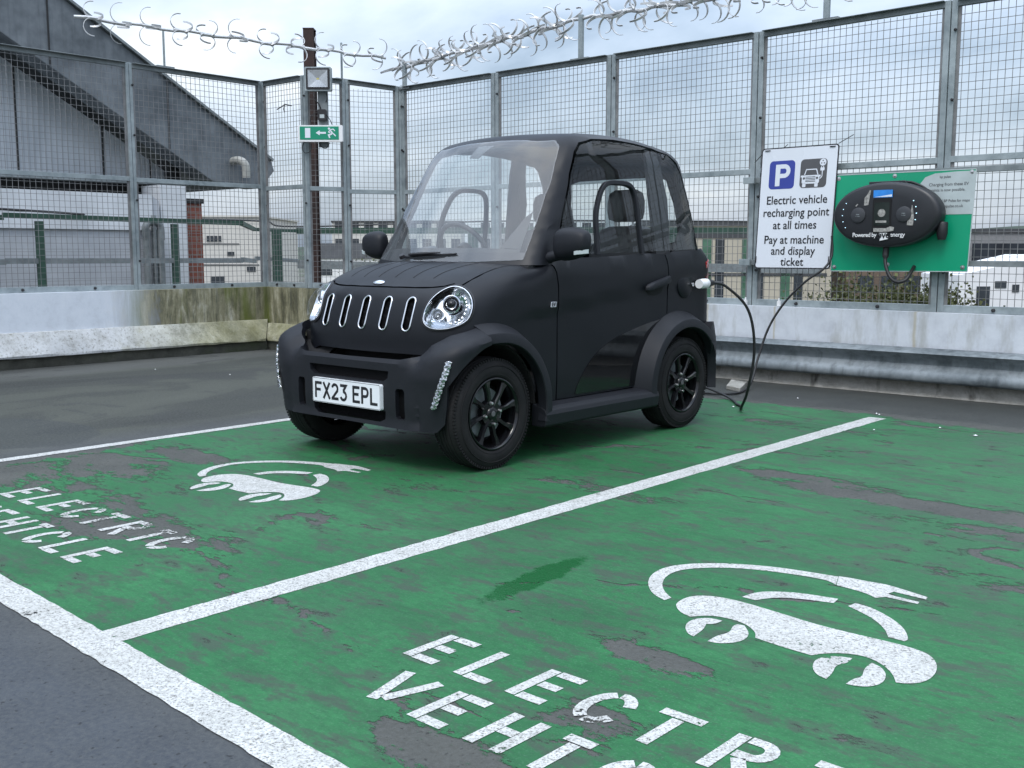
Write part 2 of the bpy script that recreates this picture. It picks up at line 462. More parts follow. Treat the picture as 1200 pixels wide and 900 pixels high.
def mat_green():
    t = NT('green bay paint'); o = t.xyz(); X, Y = o[0], o[1]
    v = t.coord((1, 1, 1)); vs = t.coord((.60, 1.25, 1))
    n1 = t.noise(2.2, 8, .68, vs, .4); n2 = t.noise(9, 6, .7, vs, .3); n3 = t.noise(34, 8, .8, vs)
    w = t.math('ADD', t.math('MULTIPLY', n1, .34), t.math('ADD', t.math('MULTIPLY', n2, .36), t.math('MULTIPLY', n3, .30)))
    for (x, y, rx, ry, a) in WORN: w = t.math('ADD', w, gauss(t, X, Y, x, y, rx, ry, a * .62))
    w = t.math('SUBTRACT', w, gauss(t, X, Y, -2.05, 2.40, .22, .40, .16))
    # edge of paint erodes unevenly at the far end, the outer line and the near left corner
    jag = t.math('MULTIPLY', t.noise(3.5, 6, .7), .5)
    ef = t.math('MULTIPLY', t.math('SUBTRACT', t.math('ADD', Y, jag), 6.52), 3.0, clamp=True)
    el = t.math('MULTIPLY', t.math('SUBTRACT', -4.86, t.math('ADD', X, t.math('MULTIPLY', jag, .7))), 2.0, clamp=True)
    near = t.math('MULTIPLY', t.math('SUBTRACT', 2.95, Y), 2.5, clamp=True)
    w = t.math('ADD', w, t.math('ADD', ef, t.math('MULTIPLY', el, near)))
    crack = t.n('TexVoronoi'); crack.feature = 'DISTANCE_TO_EDGE'; crack.inputs['Scale'].default_value = .75
    vv = t.n('VectorMath', operation='ADD'); nz = t.n('TexNoise'); nz.inputs['Scale'].default_value = 4; nz.inputs['Detail'].default_value = 5
    t.l(vs, nz.inputs['Vector']); sc3 = t.n('VectorMath', operation='SCALE'); sc3.inputs['Scale'].default_value = .35
    t.l(nz.outputs['Color'], sc3.inputs[0]); t.l(vs, vv.inputs[0]); t.l(sc3.outputs[0], vv.inputs[1]); t.l(vv.outputs[0], crack.inputs['Vector'])
    ck = t.math('MULTIPLY', t.ramp(crack.outputs['Distance'], [(0, 1.0), (.018, 0.0)]), t.ramp(n1, [(.45, 0.0), (.62, .22)]))
    w = t.math('ADD', w, ck)
    alpha = t.ramp(w, [(.566, 1.0), (.578, .75), (.592, 0.0)])
    tone = t.noise(1.4, 6, .6, v, .3)
    c = t.ramp(tone, [(.3, (.013, .098, .030)), (.5, (.021, .134, .045)), (.72, (.036, .178, .066))])
    c = t.mix(t.ramp(n3, [(.40, 0.0), (.66, .70)]), c, (.011, .070, .028))
    c = t.mix(t.ramp(t.noise(150, 2, .6), [(.55, 0.0), (.7, .35)]), c, (.09, .20, .12))
    scf = t.noise(2.4, 7, .72, t.coord((.35, 1.8, 1)), .6)
    c = t.mix(t.ramp(scf, [(.52, 0.0), (.68, .50)]), c, (.018, .055, .028))
    grime = t.noise(.9, 6, .65, t.coord((1, .7, 1)))
    c = t.mix(t.ramp(grime, [(.45, 0.0), (.7, .4)]), c, (.045, .085, .055))
    c = t.mix(t.ramp(t.math('ADD', n2, t.math('MULTIPLY', n3, .3)), [(.64, 0.0), (.76, .7)]), c, (.050, .060, .050))
    d = None
    for (x, y, rx, ry, a, rot) in WET:
        g = gauss(t, t.math('ADD', X, t.math('MULTIPLY', n2, .10)), t.math('ADD', Y, t.math('MULTIPLY', n3, .10)), x + .05, y + .05, rx, ry, a, rot)
        d = g if d is None else t.math('ADD', d, g)
    d = t.ramp(t.math('MULTIPLY', d, t.math('ADD', t.math('MULTIPLY', n3, 1.7), -.05)), [(.30, 0.0), (.55, .9)])
    # old darker coat along the far end
    far = t.ramp(t.math('ADD', Y, t.math('MULTIPLY', n1, 1.0)), [(.0, 0.0), (1.0, 0.0)])
    c = t.mix(d, c, (.010, .082, .024))
    rough = t.mix(d, t.ramp(tone, [(.3, .50), (.7, .72)]), .22)
    paint_alpha(t, c, rough, alpha, t.math('ADD', t.noise(60, 4, .6), t.math('MULTIPLY', n2, 1.0)))
    return t.m

def mat_white(name, wear, x_extra=None):
    t = NT(name); o = t.xyz(); X, Y = o[0], o[1]
    n1 = t.noise(6, 7, .7); n3 = t.noise(75, 4, .75); n4 = t.noise(170, 3, .7)
    w = t.math('ADD', t.math('MULTIPLY', n1, .5), t.math('MULTIPLY', n3, .5))
    for (x, y, rx, ry, a) in WORN: w = t.math('ADD', w, gauss(t, X, Y, x, y, rx, ry, a * wear * .5))
    alpha = t.ramp(w, [(.60 - .03 * wear, 1.0), (.625 - .03 * wear, 0.0)])
    c = t.ramp(n4, [(.36, (.14, .135, .12)), (.46, (.42, .42, .40)), (.60, (.57, .575, .56))])
    c = t.mix(t.ramp(t.noise(52, 5, .75), [(.34, .75), (.42, 0.0)]), c, (.07, .07, .065))
    c = t.mix(t.ramp(n1, [(.4, 0.0), (.68, .55)]), c, (.34, .34, .31))
    paint_alpha(t, c, .6, alpha, n4); return t.m
M['asphalt'] = mat_asphalt(); M['greenpaint'] = mat_green()
M['whiteline'] = mat_white('white line paint', .3); M['whiteworn'] = mat_white('worn white paint', .62)
M['whiteicon'] = mat_white('white stencil paint', .45)

m = MB().box(-9.5, 14, -14, 7.6, -.45, 0); structure(obj('parking_deck', m, 'asphalt'))
GZ = .0012
def sheet(name, pts, z, mat):
    m = MB(); m.add([(x, y, z) for x, y in pts], [tuple(range(len(pts)))]); return structure(obj(name, m, mat))
sheet('green_bay_surface', [(-5.16, 1.33), (-1.0, 1.165), (5.3, .92), (5.3, 6.55), (-5.16, 6.55)], GZ, 'greenpaint')
def jline(name, a, b, w, z, mat, j=.0028):
    a, b = Vector(a), Vector(b); n = int((b - a).length / .035); d = (b - a).normalized(); p = Vector((-d.y, d.x))
    m = MB(); vs = []
    for i in range(n + 1):
        q = a + (b - a) * i / n
        for sgn in (-1, 1):
            r = q + p * sgn * (w / 2 + random.uniform(-j, j)); vs.append((r.x, r.y, z))
    m.add(vs, [(2 * i, 2 * i + 2, 2 * i + 3, 2 * i + 1) for i in range(n)]); return structure(obj(name, m, mat))
jline('bay_line', (-5.19, 1.37), (-5.22, 6.1), .075, GZ + .0012, 'whiteline')
jline('bay_line', (-2.56, 1.27), (-2.59, 6.2), .105, GZ + .0012, 'whiteline')
jline('bay_line', (.06, 1.24), (.03, 6.2), .105, GZ + .0012, 'whiteline')
jline('bay_line', (2.70, 1.24), (2.67, 6.2), .105, GZ + .0012, 'whiteline')
jline('bay_end_line', (-5.8, 1.352), (5.6, .90), .102, GZ + .0018, 'whiteline')

GL = lambda z: (lambda a, b, h: (a, b, z))
# stencil letters: strokes in a unit cell (width 1, height 1.7), each stroke separate so the stencil bridges show
GLY = {
 'E': [[(.14, 0), (.14, 1.7)], [(.32, 1.58), (1, 1.58)], [(.32, .88), (.85, .88)], [(.32, .12), (1, .12)]],
 'L': [[(.14, 0), (.14, 1.7)], [(.32, .12), (1, .12)]],
 'V': [[(.0, 1.7), (.42, .05)], [(1, 1.7), (.60, .22)]],
 'H': [[(.14, 0), (.14, 1.7)], [(.86, 0), (.86, 1.7)], [(.3, .88), (.7, .88)]],
 'T': [[(.0, 1.58), (1.0, 1.58)], [(.5, 0), (.5, 1.38)]],
 'I': [[(.5, 0), (.5, 1.38)], [(.15, 1.58), (.85, 1.58)]],
 'C': [arcpts(.55, .85, .42, .73, 25, 100, 6), arcpts(.55, .85, .42, .73, 112, 250, 10), arcpts(.55, .85, .42, .73, 262, 330, 6)],
 'R': [[(.14, 0), (.14, 1.7)], [(.32, 1.58), (.62, 1.58)] + arcpts(.62, 1.23, .28, .35, 80, -80, 8) + [(.32, .88)], [(.5, .72), (.92, 0)]],
}
def stencil_word(name, word, x0, y0, xs, cw, chh, z, mat, rot=0.0):
    m = MB(); c, s_ = math.cos(rot), math.sin(rot)
    for ch, dx in zip(word, xs):
        for st in GLY[ch]:
            pts = [((dx + p[0] * cw), p[1] * chh / 1.7) for p in st]
            pts = [(x0 + a * c - b * s_, y0 + a * s_ + b * c) for a, b in pts]
            ribbon(m, pts, .030, GL(0), 0, 0) if False else None
            L, Rr = stroke_poly(pts, .030); n = len(L)
            m.add([(p.x, p.y, z) for p in L] + [(p.x, p.y, z) for p in Rr], [(i, i + n, i + n + 1, i + 1) for i in range(n - 1)])
    return structure(obj(name, m, mat))
E1 = [0, .178, .345, .512, .672, .855, 1.02, 1.15]
V1 = [0, .165, .335, .475, .625, .795, .96]
stencil_word('bay_lettering', 'ELECTRIC', -1.905, 1.705, E1, .108, .172, GZ + .0015, 'whiteicon')
stencil_word('bay_lettering', 'VEHICLE', -1.80, 1.472, V1, .104, .165, GZ + .0015, 'whiteicon')
stencil_word('bay_lettering', 'ELECTRIC', -4.47, 1.765, E1, .108, .172, GZ + .0015, 'whiteworn')
stencil_word('bay_lettering', 'VEHICLE', -4.335, 1.515, V1, .104, .165, GZ + .0015, 'whiteworn')

ICON = [[(-1.645, 2.4848), (-1.7102, 2.5133), (-1.7814, 2.5958), (-1.8197, 2.6815), (-1.8243, 2.7708), (-1.7735, 2.8647), (-1.6753, 2.9434), (-1.5637, 2.9959), (-1.4619, 3.0175), (-1.3691, 3.033), (-1.3386, 2.9516), (-1.3771, 2.9772), (-1.4598, 2.9692), (-1.5776, 2.9364), (-1.6689, 2.8917), (-1.7446, 2.8188), (-1.7757, 2.7533), (-1.7703, 2.6807), (-1.7361, 2.6065), (-1.69, 2.5519), (-1.6409, 2.5159)], [(-1.3691, 3.0375), (-1.3399, 3.0459), (-1.2886, 3.0482), (-1.2358, 3.0569), (-1.1952, 3.0512), (-1.0889, 3.0208), (-1.0847, 2.9971), (-1.1823, 3.0049), (-1.1872, 2.9762), (-1.1788, 2.9677), (-1.0899, 2.9615), (-1.0869, 2.9413), (-1.1801, 2.9426), (-1.1999, 2.913), (-1.2338, 2.9342), (-1.2893, 2.9456), (-1.3357, 2.9499)], [(-1.4925, 2.6614), (-1.485, 2.7283), (-1.4447, 2.7727), (-1.3799, 2.8107), (-1.276, 2.8326), (-1.2694, 2.7884), (-1.3551, 2.7615), (-1.4186, 2.7239), (-1.4495, 2.6608)], [(-1.2277, 2.7919), (-1.2226, 2.8305), (-1.1657, 2.8216), (-1.089, 2.772), (-1.0357, 2.718), (-0.9973, 2.6495), (-1.0, 2.6283), (-1.0438, 2.6297), (-1.0747, 2.6829), (-1.1377, 2.7456)], [(-1.5921, 2.4638), (-1.6074, 2.4956), (-1.6117, 2.554), (-1.5877, 2.5955), (-1.5407, 2.6179), (-1.469, 2.624), (-1.3478, 2.61), (-1.2314, 2.5921), (-1.1207, 2.5924), (-1.0183, 2.5994), (-0.9483, 2.5929), (-0.9075, 2.5713), (-0.874, 2.5173), (-0.8588, 2.4507), (-0.8644, 2.3942), (-0.8906, 2.3631), (-0.9117, 2.3541), (-0.9348, 2.3954), (-0.9768, 2.4385), (-1.0285, 2.4624), (-1.0741, 2.4502), (-1.1117, 2.4193), (-1.1352, 2.3777), (-1.2172, 2.3807), (-1.3001, 2.3925), (-1.3191, 2.43), (-1.3696, 2.4676), (-1.4251, 2.4764), (-1.4791, 2.4631), (-1.5124, 2.4154), (-1.5515, 2.4266)], [(-1.479, 2.3355), (-1.4965, 2.3774), (-1.4919, 2.4162), (-1.4679, 2.4448), (-1.4303, 2.4473), (-1.4321, 2.4113), (-1.4499, 2.3953), (-1.4339, 2.3595), (-1.4246, 2.2932), (-1.4464, 2.2991)], [(-1.3792, 2.2869), (-1.3825, 2.3407), (-1.3681, 2.3794), (-1.3895, 2.4328), (-1.3848, 2.4506), (-1.3666, 2.4535), (-1.3295, 2.4141), (-1.3131, 2.3714), (-1.3191, 2.3286), (-1.3469, 2.2944)], [(-1.0986, 2.3069), (-1.1156, 2.3554), (-1.1071, 2.3915), (-1.0848, 2.4174), (-1.0511, 2.4277), (-1.0465, 2.3896), (-1.0628, 2.3611), (-1.0463, 2.3082), (-1.0422, 2.2648), (-1.0709, 2.2728)], [(-0.9954, 2.2686), (-0.9943, 2.3105), (-0.9832, 2.3309), (-1.0026, 2.3879), (-1.0027, 2.4318), (-0.9731, 2.4199), (-0.9464, 2.385), (-0.9326, 2.3329), (-0.9431, 2.2932), (-0.9692, 2.2722)]]
def icon(polys, name, mat, A):
    m = MB()
    for p in polys:
        q = [(A[0] * x + A[1] * y + A[2], A[3] * x + A[4] * y + A[5]) for x, y in p]
        pts, tris = fill2d(chaikin(q), [], None)
        m.add([(a, b, GZ + .0015) for a, b in pts], tris)
    return structure(obj(name, m, mat))
icon(ICON, 'charging_symbol', 'whiteicon', (1, 0, 0, 0, 1, 0))
icon(ICON, 'charging_symbol', 'whiteicon', (0.8723, -0.0455, -2.5999, 0.1292, 1.0022, 0.2333))

# litter specks
for k, (x, y) in enumerate([(-3.46, 5.99), (-3.34, 6.64), (-2.65, 6.33), (-2.62, 6.30), (-2.41, 5.73), (-1.92, 5.92), (-8.27, 4.62), (-7.46, 4.83), (-2.16, 6.05)]):
    m = MB(); r = .008 if k not in (5,) else .016
    ring = [(x + r * random.uniform(.6, 1.3) * math.cos(a * PI / 3), y + r * .7 * random.uniform(.6, 1.3) * math.sin(a * PI / 3)) for a in range(6)]
    m.add([(a, b, .008) for a, b in ring] + [(x, y, .013)], [(i, (i + 1) % 6, 6) for i in range(6)])
    tag(obj('litter_scrap', m, 'white', loc=(x, y, 0)), 'tiny white scrap of litter lying on the far end of the deck' if y > 5.5 else 'tiny pale scrap of litter on bare asphalt near the left wall',
        'litter', 'scraps of litter near the bay ends' if y > 5.5 else 'scraps of litter on the asphalt by the left wall')

# ------------------------------------------------------------------ parapet walls
def mat_wall(name, along, x_clean0, x_clean1):
    """white painted concrete; paint gives way to moss and black runs past a point"""
    t = NT(name); o = t.xyz(); P = o[along]; Z = o[2]
    mid = t.noise(7, 8, .75); st = t.math('ADD', t.math('MULTIPLY', t.noise(3.0, 8, .72, t.coord((2.4, 2.4, .42)), .5), .72), t.math('MULTIPLY', mid, .28)); st2 = t.noise(8, 8, .75, t.coord((2.2, 2.2, .25)), .6)
    white = t.ramp(mid, [(.25, (.50, .53, .57)), (.5, (.60, .64, .69)), (.75, (.66, .69, .73))])
    white = t.mix(t.ramp(st, [(.58, 0.0), (.72, .35)]), white, (.33, .34, .33))
    dirty = t.ramp(st, [(.34, (.028, .028, .018)), (.43, (.11, .105, .06)), (.53, (.25, .235, .15)), (.64, (.46, .45, .37))])
    dirty = t.mix(t.ramp(st2, [(.50, 0.0), (.64, .8)]), dirty, (.055, .058, .04))
    moss = t.ramp(t.noise(1.5, 5, .6, t.coord((1.6, 1.6, .25))), [(.54, 0.0), (.62, .85)])
    dirty = t.mix(moss, dirty, (.095, .115, .015))
    k = t.math('ADD', P, t.math('MULTIPLY', t.math('SUBTRACT', st, .5), 1.1))
    f = t.math('DIVIDE', t.math('SUBTRACT', k, x_clean0), x_clean1 - x_clean0, clamp=True)
    c = t.mix(f, white, dirty)
    t.bsdf(c, .85, 0, mid, .35, .01); return t.m
M['wallL'] = mat_wall('stained parapet concrete', 1, 4.75, 5.25)
M['wallC'] = mat_wall('mossy corner concrete', 1, 3.0, 3.1)
def mat_wallR():
    t = NT('white painted parapet'); o = t.xyz(); X = o[0]; Z = o[2]
    mid = t.noise(5, 7, .7); st = t.noise(4.5, 6, .65, t.coord((1.5, 1, .35)))
    c = t.ramp(mid, [(.25, (.43, .45, .49)), (.5, (.55, .58, .62)), (.75, (.62, .65, .69))])
    c = t.mix(t.ramp(st, [(.50, 0.0), (.66, .6)]), c, (.30, .30, .27))
    for xr, wd in ((-2.86, .018), (-4.55, .02), (-3.95, .012)):
        g = t.math('MULTIPLY', t.math('SUBTRACT', 1.0, t.math('ABSOLUTE', t.math('DIVIDE', t.math('ADD', t.math('SUBTRACT', X, xr), t.math('MULTIPLY', t.math('SUBTRACT', mid, .5), .03)), wd))), 1.2, clamp=True)
        c = t.mix(t.math('MULTIPLY', g, .55), c, (.33, .27, .13))
    t.bsdf(c, .8, 0, mid, .3, .008); return t.m
M['wallR'] = mat_wallR()
def mat_batter():
    t = NT('rough pale concrete'); mid = t.noise(6, 7, .75); sp = t.noise(45, 4, .7); st = t.noise(1.8, 6, .65)
    o = t.xyz(); kk = t.math('MULTIPLY', t.math('SUBTRACT', t.math('ADD', o[1], t.math('MULTIPLY', st, 1.2)), 5.3), 1.0, clamp=True)
    c = t.mix(kk, t.ramp(mid, [(.3, (.26, .26, .24)), (.5, (.46, .47, .47)), (.75, (.58, .60, .62))]), t.ramp(mid, [(.3, (.13, .13, .07)), (.55, (.33, .32, .22)), (.75, (.50, .49, .40))]))
    c = t.mix(t.ramp(sp, [(.54, 0.0), (.66, .6)]), c, (.12, .115, .085))
    c = t.mix(t.ramp(st, [(.52, 0.0), (.66, .55)]), c, (.20, .19, .09))
    t.bsdf(c, .9, 0, mid, .6, .02); return t.m
M['batter'] = mat_batter()
def mat_kerb():
    t = NT('damp dark concrete'); mid = t.noise(5, 7, .7); st = t.noise(2, 5, .6)
    c = t.ramp(mid, [(.3, (.035, .036, .028)), (.7, (.10, .10, .082))])
    c = t.mix(t.ramp(st, [(.5, 0.0), (.65, .7)]), c, (.045, .060, .022))
    t.bsdf(c, .85, 0, mid, .6, .02); return t.m
M['kerb'] = mat_kerb()
def mat_kerbR():
    t = NT('pale stained kerb concrete'); mid = t.noise(8, 7, .75); st = t.noise(3.4, 5, .6, t.coord((1.3, 1, .5)))
    c = t.ramp(mid, [(.3, (.20, .195, .17)), (.6, (.34, .33, .30)), (.75, (.42, .41, .38))])
    c = t.mix(t.ramp(st, [(.56, 0.0), (.66, .9)]), c, (.035, .032, .026))
    t.bsdf(c, .9, 0, mid, .7, .02); return t.m
M['kerbR'] = mat_kerbR()

# plan line of the parapet: left run, chamfered corner, right run (front faces)
LP = [(-9.30, -6.0), (-9.30, 6.50), (-8.70, 6.55), (-8.52, 6.97), (-8.25, 7.42), (9.0, 7.42)]
ZT = [.655, .645, .64, .62, .59, .575]
def wall_run(i, j, prof, rough=0.0, seg=.25):
    """sweep (outward offset, z) profile along plan polyline LP[i..j]; offset towards the deck"""
    secs = []
    P = [Vector(p) for p in LP]
    def nrm(k):
        d = (P[k + 1] - P[k]).normalized(); return Vector((d.y, -d.x))
    for k in range(i, j):
        n0 = nrm(k); L = (P[k + 1] - P[k]).length; N = max(1, int(L / seg))
        for q in range(N + (1 if k == j - 1 else 0)):
            tq = q / N; p = P[k] + (P[k + 1] - P[k]) * tq
            nn = n0
            if q == 0 and k > i: nn = (nrm(k - 1) + n0).normalized() / max(.5, (nrm(k - 1) + n0).normalized().dot(n0))
            if q == 0 and k == i and k > 0 and i != 0: nn = (nrm(k - 1) + n0).normalized() / max(.5, (nrm(k - 1) + n0).normalized().dot(n0))
            if q == N and k + 1 < len(P) - 1: nn = (nrm(k + 1) + n0).normalized() / max(.5, (nrm(k + 1) + n0).normalized().dot(n0))
            zt = ZT[k] + (ZT[k + 1] - ZT[k]) * tq
            secs.append([(p.x + nn.x * (o + (random.uniform(-rough, rough) if o > 0 else 0)), p.y + nn.y * (o + (random.uniform(-rough, rough) if o > 0 else 0)), zt if z == 'T' else z + (random.uniform(-rough, rough) if 0 < z < .3 else 0)) for o, z in prof])
    return MB().sweep(secs)
w = empty('parapet_wall', (-9.3, 3, 0)); tag(w, 'low left parapet wall, white paint giving way to moss and black stains, with sloping pale foot', 'wall')
obj('wall_body', wall_run(0, 1, [(0, -.02), (0, 'T'), (-.22, 'T'), (-.22, -.02)]), 'wallL', w)
obj('sloping_foot', wall_run(0, 1, [(.003, .12), (.003, .31), (.02, .305), (.13, .115), (.125, .095)], .004, .12), 'batter', w, smooth=40)
obj('kerb', wall_run(0, 1, [(.003, .0), (.004, .094), (.09, .094), (.075, 0)], .006, .12), 'kerb', w, smooth=40)
w = empty('parapet_wall', (-8.6, 6.8, 0)); tag(w, 'short mossy parapet wall cutting across the corner of the deck', 'wall')
obj('wall_body', wall_run(1, 4, [(0, -.02), (0, 'T'), (-.22, 'T'), (-.22, -.02)]), 'wallC', w)
obj('sloping_foot', wall_run(1, 4, [(.003, .12), (.003, .27), (.02, .265), (.10, .115), (.10, .095)], .004, .12), 'batter', w, smooth=40)
obj('kerb', wall_run(1, 4, [(.003, .0), (.004, .094), (.07, .094), (.06, 0)], .005, .12), 'kerb', w, smooth=40)
w = empty('parapet_wall', (-3, 7.42, 0)); tag(w, 'low white painted parapet wall behind the steel crash barrier and charger', 'wall')
obj('wall_body', wall_run(4, 5, [(0, -.02), (0, 'T'), (-.22, 'T'), (-.22, -.02)], seg=1), 'wallR', w)
obj('kerb', wall_run(4, 5, [(.003, .0), (.003, .17), (.03, .16), (.045, .02), (.06, 0)], .008, .09), 'kerbR', w, smooth=40)
# crash barrier beam
w = empty('crash_barrier', (-3, 7.3, 0)); tag(w, 'long galvanised steel crash barrier running low along the right wall', 'barrier')
prof = [(7.395, .338), (7.300, .318), (7.292, .306), (7.298, .296), (7.345, .262), (7.350, .225), (7.318, .190), (7.292, .170), (7.286, .125), (7.298, .108), (7.32, .104), (7.325, .112), (7.302, .120), (7.300, .165), (7.33, .185), (7.362, .222), (7.358, .268), (7.31, .300), (7.315, .306), (7.395, .328)]
m = MB(); secs = [[(x, y, z) for y, z in prof] for x in [-8.1 + i * .55 for i in range(31)]]
m.sweep(secs); obj('beam', m, 'rail', w, smooth=50)
for x in (-7.4, -5.2, -3.0, -.8, 1.4, 3.6):
    obj('bracket', MB().box(x - .06, x + .06, 7.36, 7.415, .13, .30), 'galvdark', w)

# ------------------------------------------------------------------ mesh fences
def wires(m, a, b, z0, z1, pw, ph, r=.0017, off=(0, 0)):
    """weld mesh between plan points a and b"""
    a = Vector((*a, 0)); b = Vector((*b, 0)); d = b - a; L = d.length; u = d / L; nn = Vector((u.y, -u.x, 0))
    n = int(L / pw); o0 = (L - n * pw) / 2
    sag = random.uniform(-.004, .004)
    for i in range(n + 1):
        p = a + u * (o0 + i * pw) + nn * .004
        m.bar(p + Vector((0, 0, z0)), p + Vector((sag, 0, z1)), 2 * r, 2 * r, up=tuple(u))
    k = int((z1 - z0) / ph); o1 = ((z1 - z0) - k * ph) / 2
    for i in range(k + 1):
        z = z0 + o1 + i * ph
        K = 4; amp = random.uniform(-.003, .003)
        for q in range(K):
            za = z + amp * math.sin(PI * q / K); zb = z + amp * math.sin(PI * (q + 1) / K)
            m.bar(a + d * q / K + Vector((0, 0, za)), a + d * (q + 1) / K + Vector((0, 0, zb)), 2 * r, 2 * r)
def fence_run(root, pts, pw, ph, midz, pwid=.066, skip=(), double=()):
    for i, (x, y, zb, zt) in enumerate(pts):
        if i > 0: d = Vector((x - pts[i - 1][0], y - pts[i - 1][1], 0)).normalized()
        else: d = Vector((pts[1][0] - x, pts[1][1] - y, 0)).normalized()
        nn = Vector((d.y, -d.x, 0))
        if i not in skip:
            m = MB(); c = Vector((x, y, (zb + zt) / 2))
            # two back to back angles
            m.obox(c - d * pwid * .27, d * pwid * .235, nn * .004 + nn * .018, Vector((0, 0, (zt - zb) / 2)))
            m.obox(c + d * pwid * .27, d * pwid * .235, nn * .018, Vector((0, 0, (zt - zb) / 2)))
            m.obox(c - nn * .012, d * pwid * .10, nn * .014, Vector((0, 0, (zt - zb) / 2 - .002)))
            p = obj('post', m, 'galv', root, bevel=.002)
            for zz in (zb + .28, zb + .85, zb + 1.45, zt - .2):
                bm_ = MB(); q = Vector((x, y, zz)) + nn * .024 + d * pwid * .42
                bm_.lathe([(0, .016), (.008, .014), (.011, .006), (.011, 0)], q, nn, 8); obj('bolt', bm_, 'black', p)
        if i == len(pts) - 1: continue
        x2, y2, zb2, zt2 = pts[i + 1]; e = Vector((x2 - x, y2 - y, 0)); L = e.length; e /= L; n2 = Vector((e.y, -e.x, 0))
        a = Vector((x, y, 0)) + e * pwid * .5; b = Vector((x2, y2, 0)) - e * pwid * .5
        m = MB()
        m.bar(a + Vector((0, 0, zt - .025)), b + Vector((0, 0, zt2 - .025)), .035, .040)
        m.bar(a + n2 * .03 + Vector((0, 0, zt - .004)), b + n2 * .03 + Vector((0, 0, zt2 - .004)), .05, .006)
        obj('top_rail', m, 'galvdark', root, bevel=.002)
        mz = midz[0] + (midz[1] - midz[0]) * i / max(1, len(pts) - 2)
        m = MB().bar(a + Vector((0, 0, mz)), b + Vector((0, 0, mz)), .035, .042)
        obj('middle_rail', m, 'galv', root, bevel=.002)
        m = MB().bar(a + Vector((0, 0, zb + .028)), b + Vector((0, 0, zb2 + .028)), .035, .052)
        obj('bottom_rail', m, 'galv', root, bevel=.002)
        m = MB()
        # frame edges
        m.bar(a + Vector((0, 0, zb + .05)) + e * .006, a + Vector((0, 0, zt - .04)) + e * .006, .012, .03, up=tuple(e))
        m.bar(b + Vector((0, 0, zb2 + .05)) - e * .006, b + Vector((0, 0, zt2 - .04)) - e * .006, .012, .03, up=tuple(e))
        wires(m, (a.x, a.y), (b.x, b.y), max(zb, zb2) + .05, min(zt, zt2) - .045, pw, ph)
        obj('mesh_panel', m, 'wire', root)
        for q in (.25, .72):
            c = a + (b - a) * q + Vector((0, 0, zb + .028)) + n2 * .02
            obj('clamp', MB().lathe([(0, .016), (.012, .012), (.014, 0)], c, n2, 8), 'black', root)
f = empty('mesh_fence', (-9.4, 4, .65)); tag(f, 'tall galvanised mesh fence standing on the left parapet wall', 'fence')
ly = [-1.9, -.43, 1.04, 2.51, 3.65 - .02, 5.10, 6.555]
fence_run(f, [(-9.4, y, .662 - .004 * i, 2.77 - .004 * i) for i, y in enumerate(ly)], .0505, .0535, (1.715, 1.68))
f = empty('mesh_fence', (-8.7, 6.8, .62)); tag(f, 'short cranked mesh fence across the corner of the deck, behind the exit sign', 'fence')
fence_run(f, [(-9.388, 6.575, .642, 2.742), (-8.72, 6.60, .642, 2.742), (-8.57, 6.99, .63, 2.73), (-8.30, 7.47, .60, 2.69)], .046, .0535, (1.66, 1.62), skip=(0,))
f = empty('mesh_fence', (-3, 7.5, .58)); tag(f, 'tall galvanised mesh fence on the right parapet, carrying the parking sign and green board', 'fence')
xr = [-8.27, -6.955, -5.59, -4.185, -2.735, -1.30, .13, 1.56, 3.0, 4.43, 5.9]
fence_run(f, [(x, 7.5, .583, 2.683 + (.012 if i > 3 else 0)) for i, x in enumerate(xr)], .0465, .0560, (1.62, 1.655), pwid=.086)
# carrier rails for the boards
cr = empty('sign_rail', (-3, 7.45, 1.5)); tag(cr, 'upper slotted steel channel carrying the signs, at the height of the top of the green board', 'rail', 'slotted channels behind the signs')
m = MB().box(-4.24, 1.0, 7.425, 7.455, 1.535, 1.575); obj('channel', m, 'galvdark', cr, bevel=.002)
m = MB().box(-4.245, -4.15, 7.405, 7.424, 1.53, 1.58); obj('channel_end', m, 'galv', cr, bevel=.002)
cr['label'] = 'upper steel channel behind the signs, level with the top of the green board'
cr = empty('sign_rail', (-3, 7.45, 1.0)); tag(cr, 'lower steel channel behind the signs, level with the foot of the green board', 'rail', 'slotted channels behind the signs')
m = MB().box(-4.26, 1.0, 7.425, 7.455, .905, .945); obj('channel', m, 'galvdark', cr, bevel=.002)
m = MB().box(-4.265, -4.17, 7.405, 7.424, .90, .95); obj('channel_end', m, 'galv', cr, bevel=.002)

# ------------------------------------------------------------------ rotating spike barriers
def spike_cluster(c, ax, rot, r=.075, wd=.027):
    ax = Vector(ax).normalized(); a = ax.cross(Vector((0, 0, 1))).normalized(); b = ax.cross(a)
    m = MB(); nb = 4
    for k in range(nb):
        th = rot + 2 * PI * k / nb + random.uniform(-.15, .15)
        e = a * math.cos(th) + b * math.sin(th); g = ax if k % 2 else -ax
        side = e.cross(g)
        secs = []
        rr = r * random.uniform(.9, 1.12)
        ctr = Vector(c) + e * rr
        N = 11
        for i in range(N):
            al = -.08 + i / (N - 1) * PI * 1.06
            # arc starts on the shaft and curls outwards
            dirv = -e * math.cos(al) * 1.0 + g * math.sin(al)
            p = ctr + dirv * rr
            w_ = wd * (1 - .55 * i / (N - 1)) / 2 * 1.15; tn = dirv * .0022
            secs.append([p + side * w_ + tn, p - side * w_ + tn, p - side * w_ - tn, p + side * w_ - tn])
        m.sweep(secs)
    return m
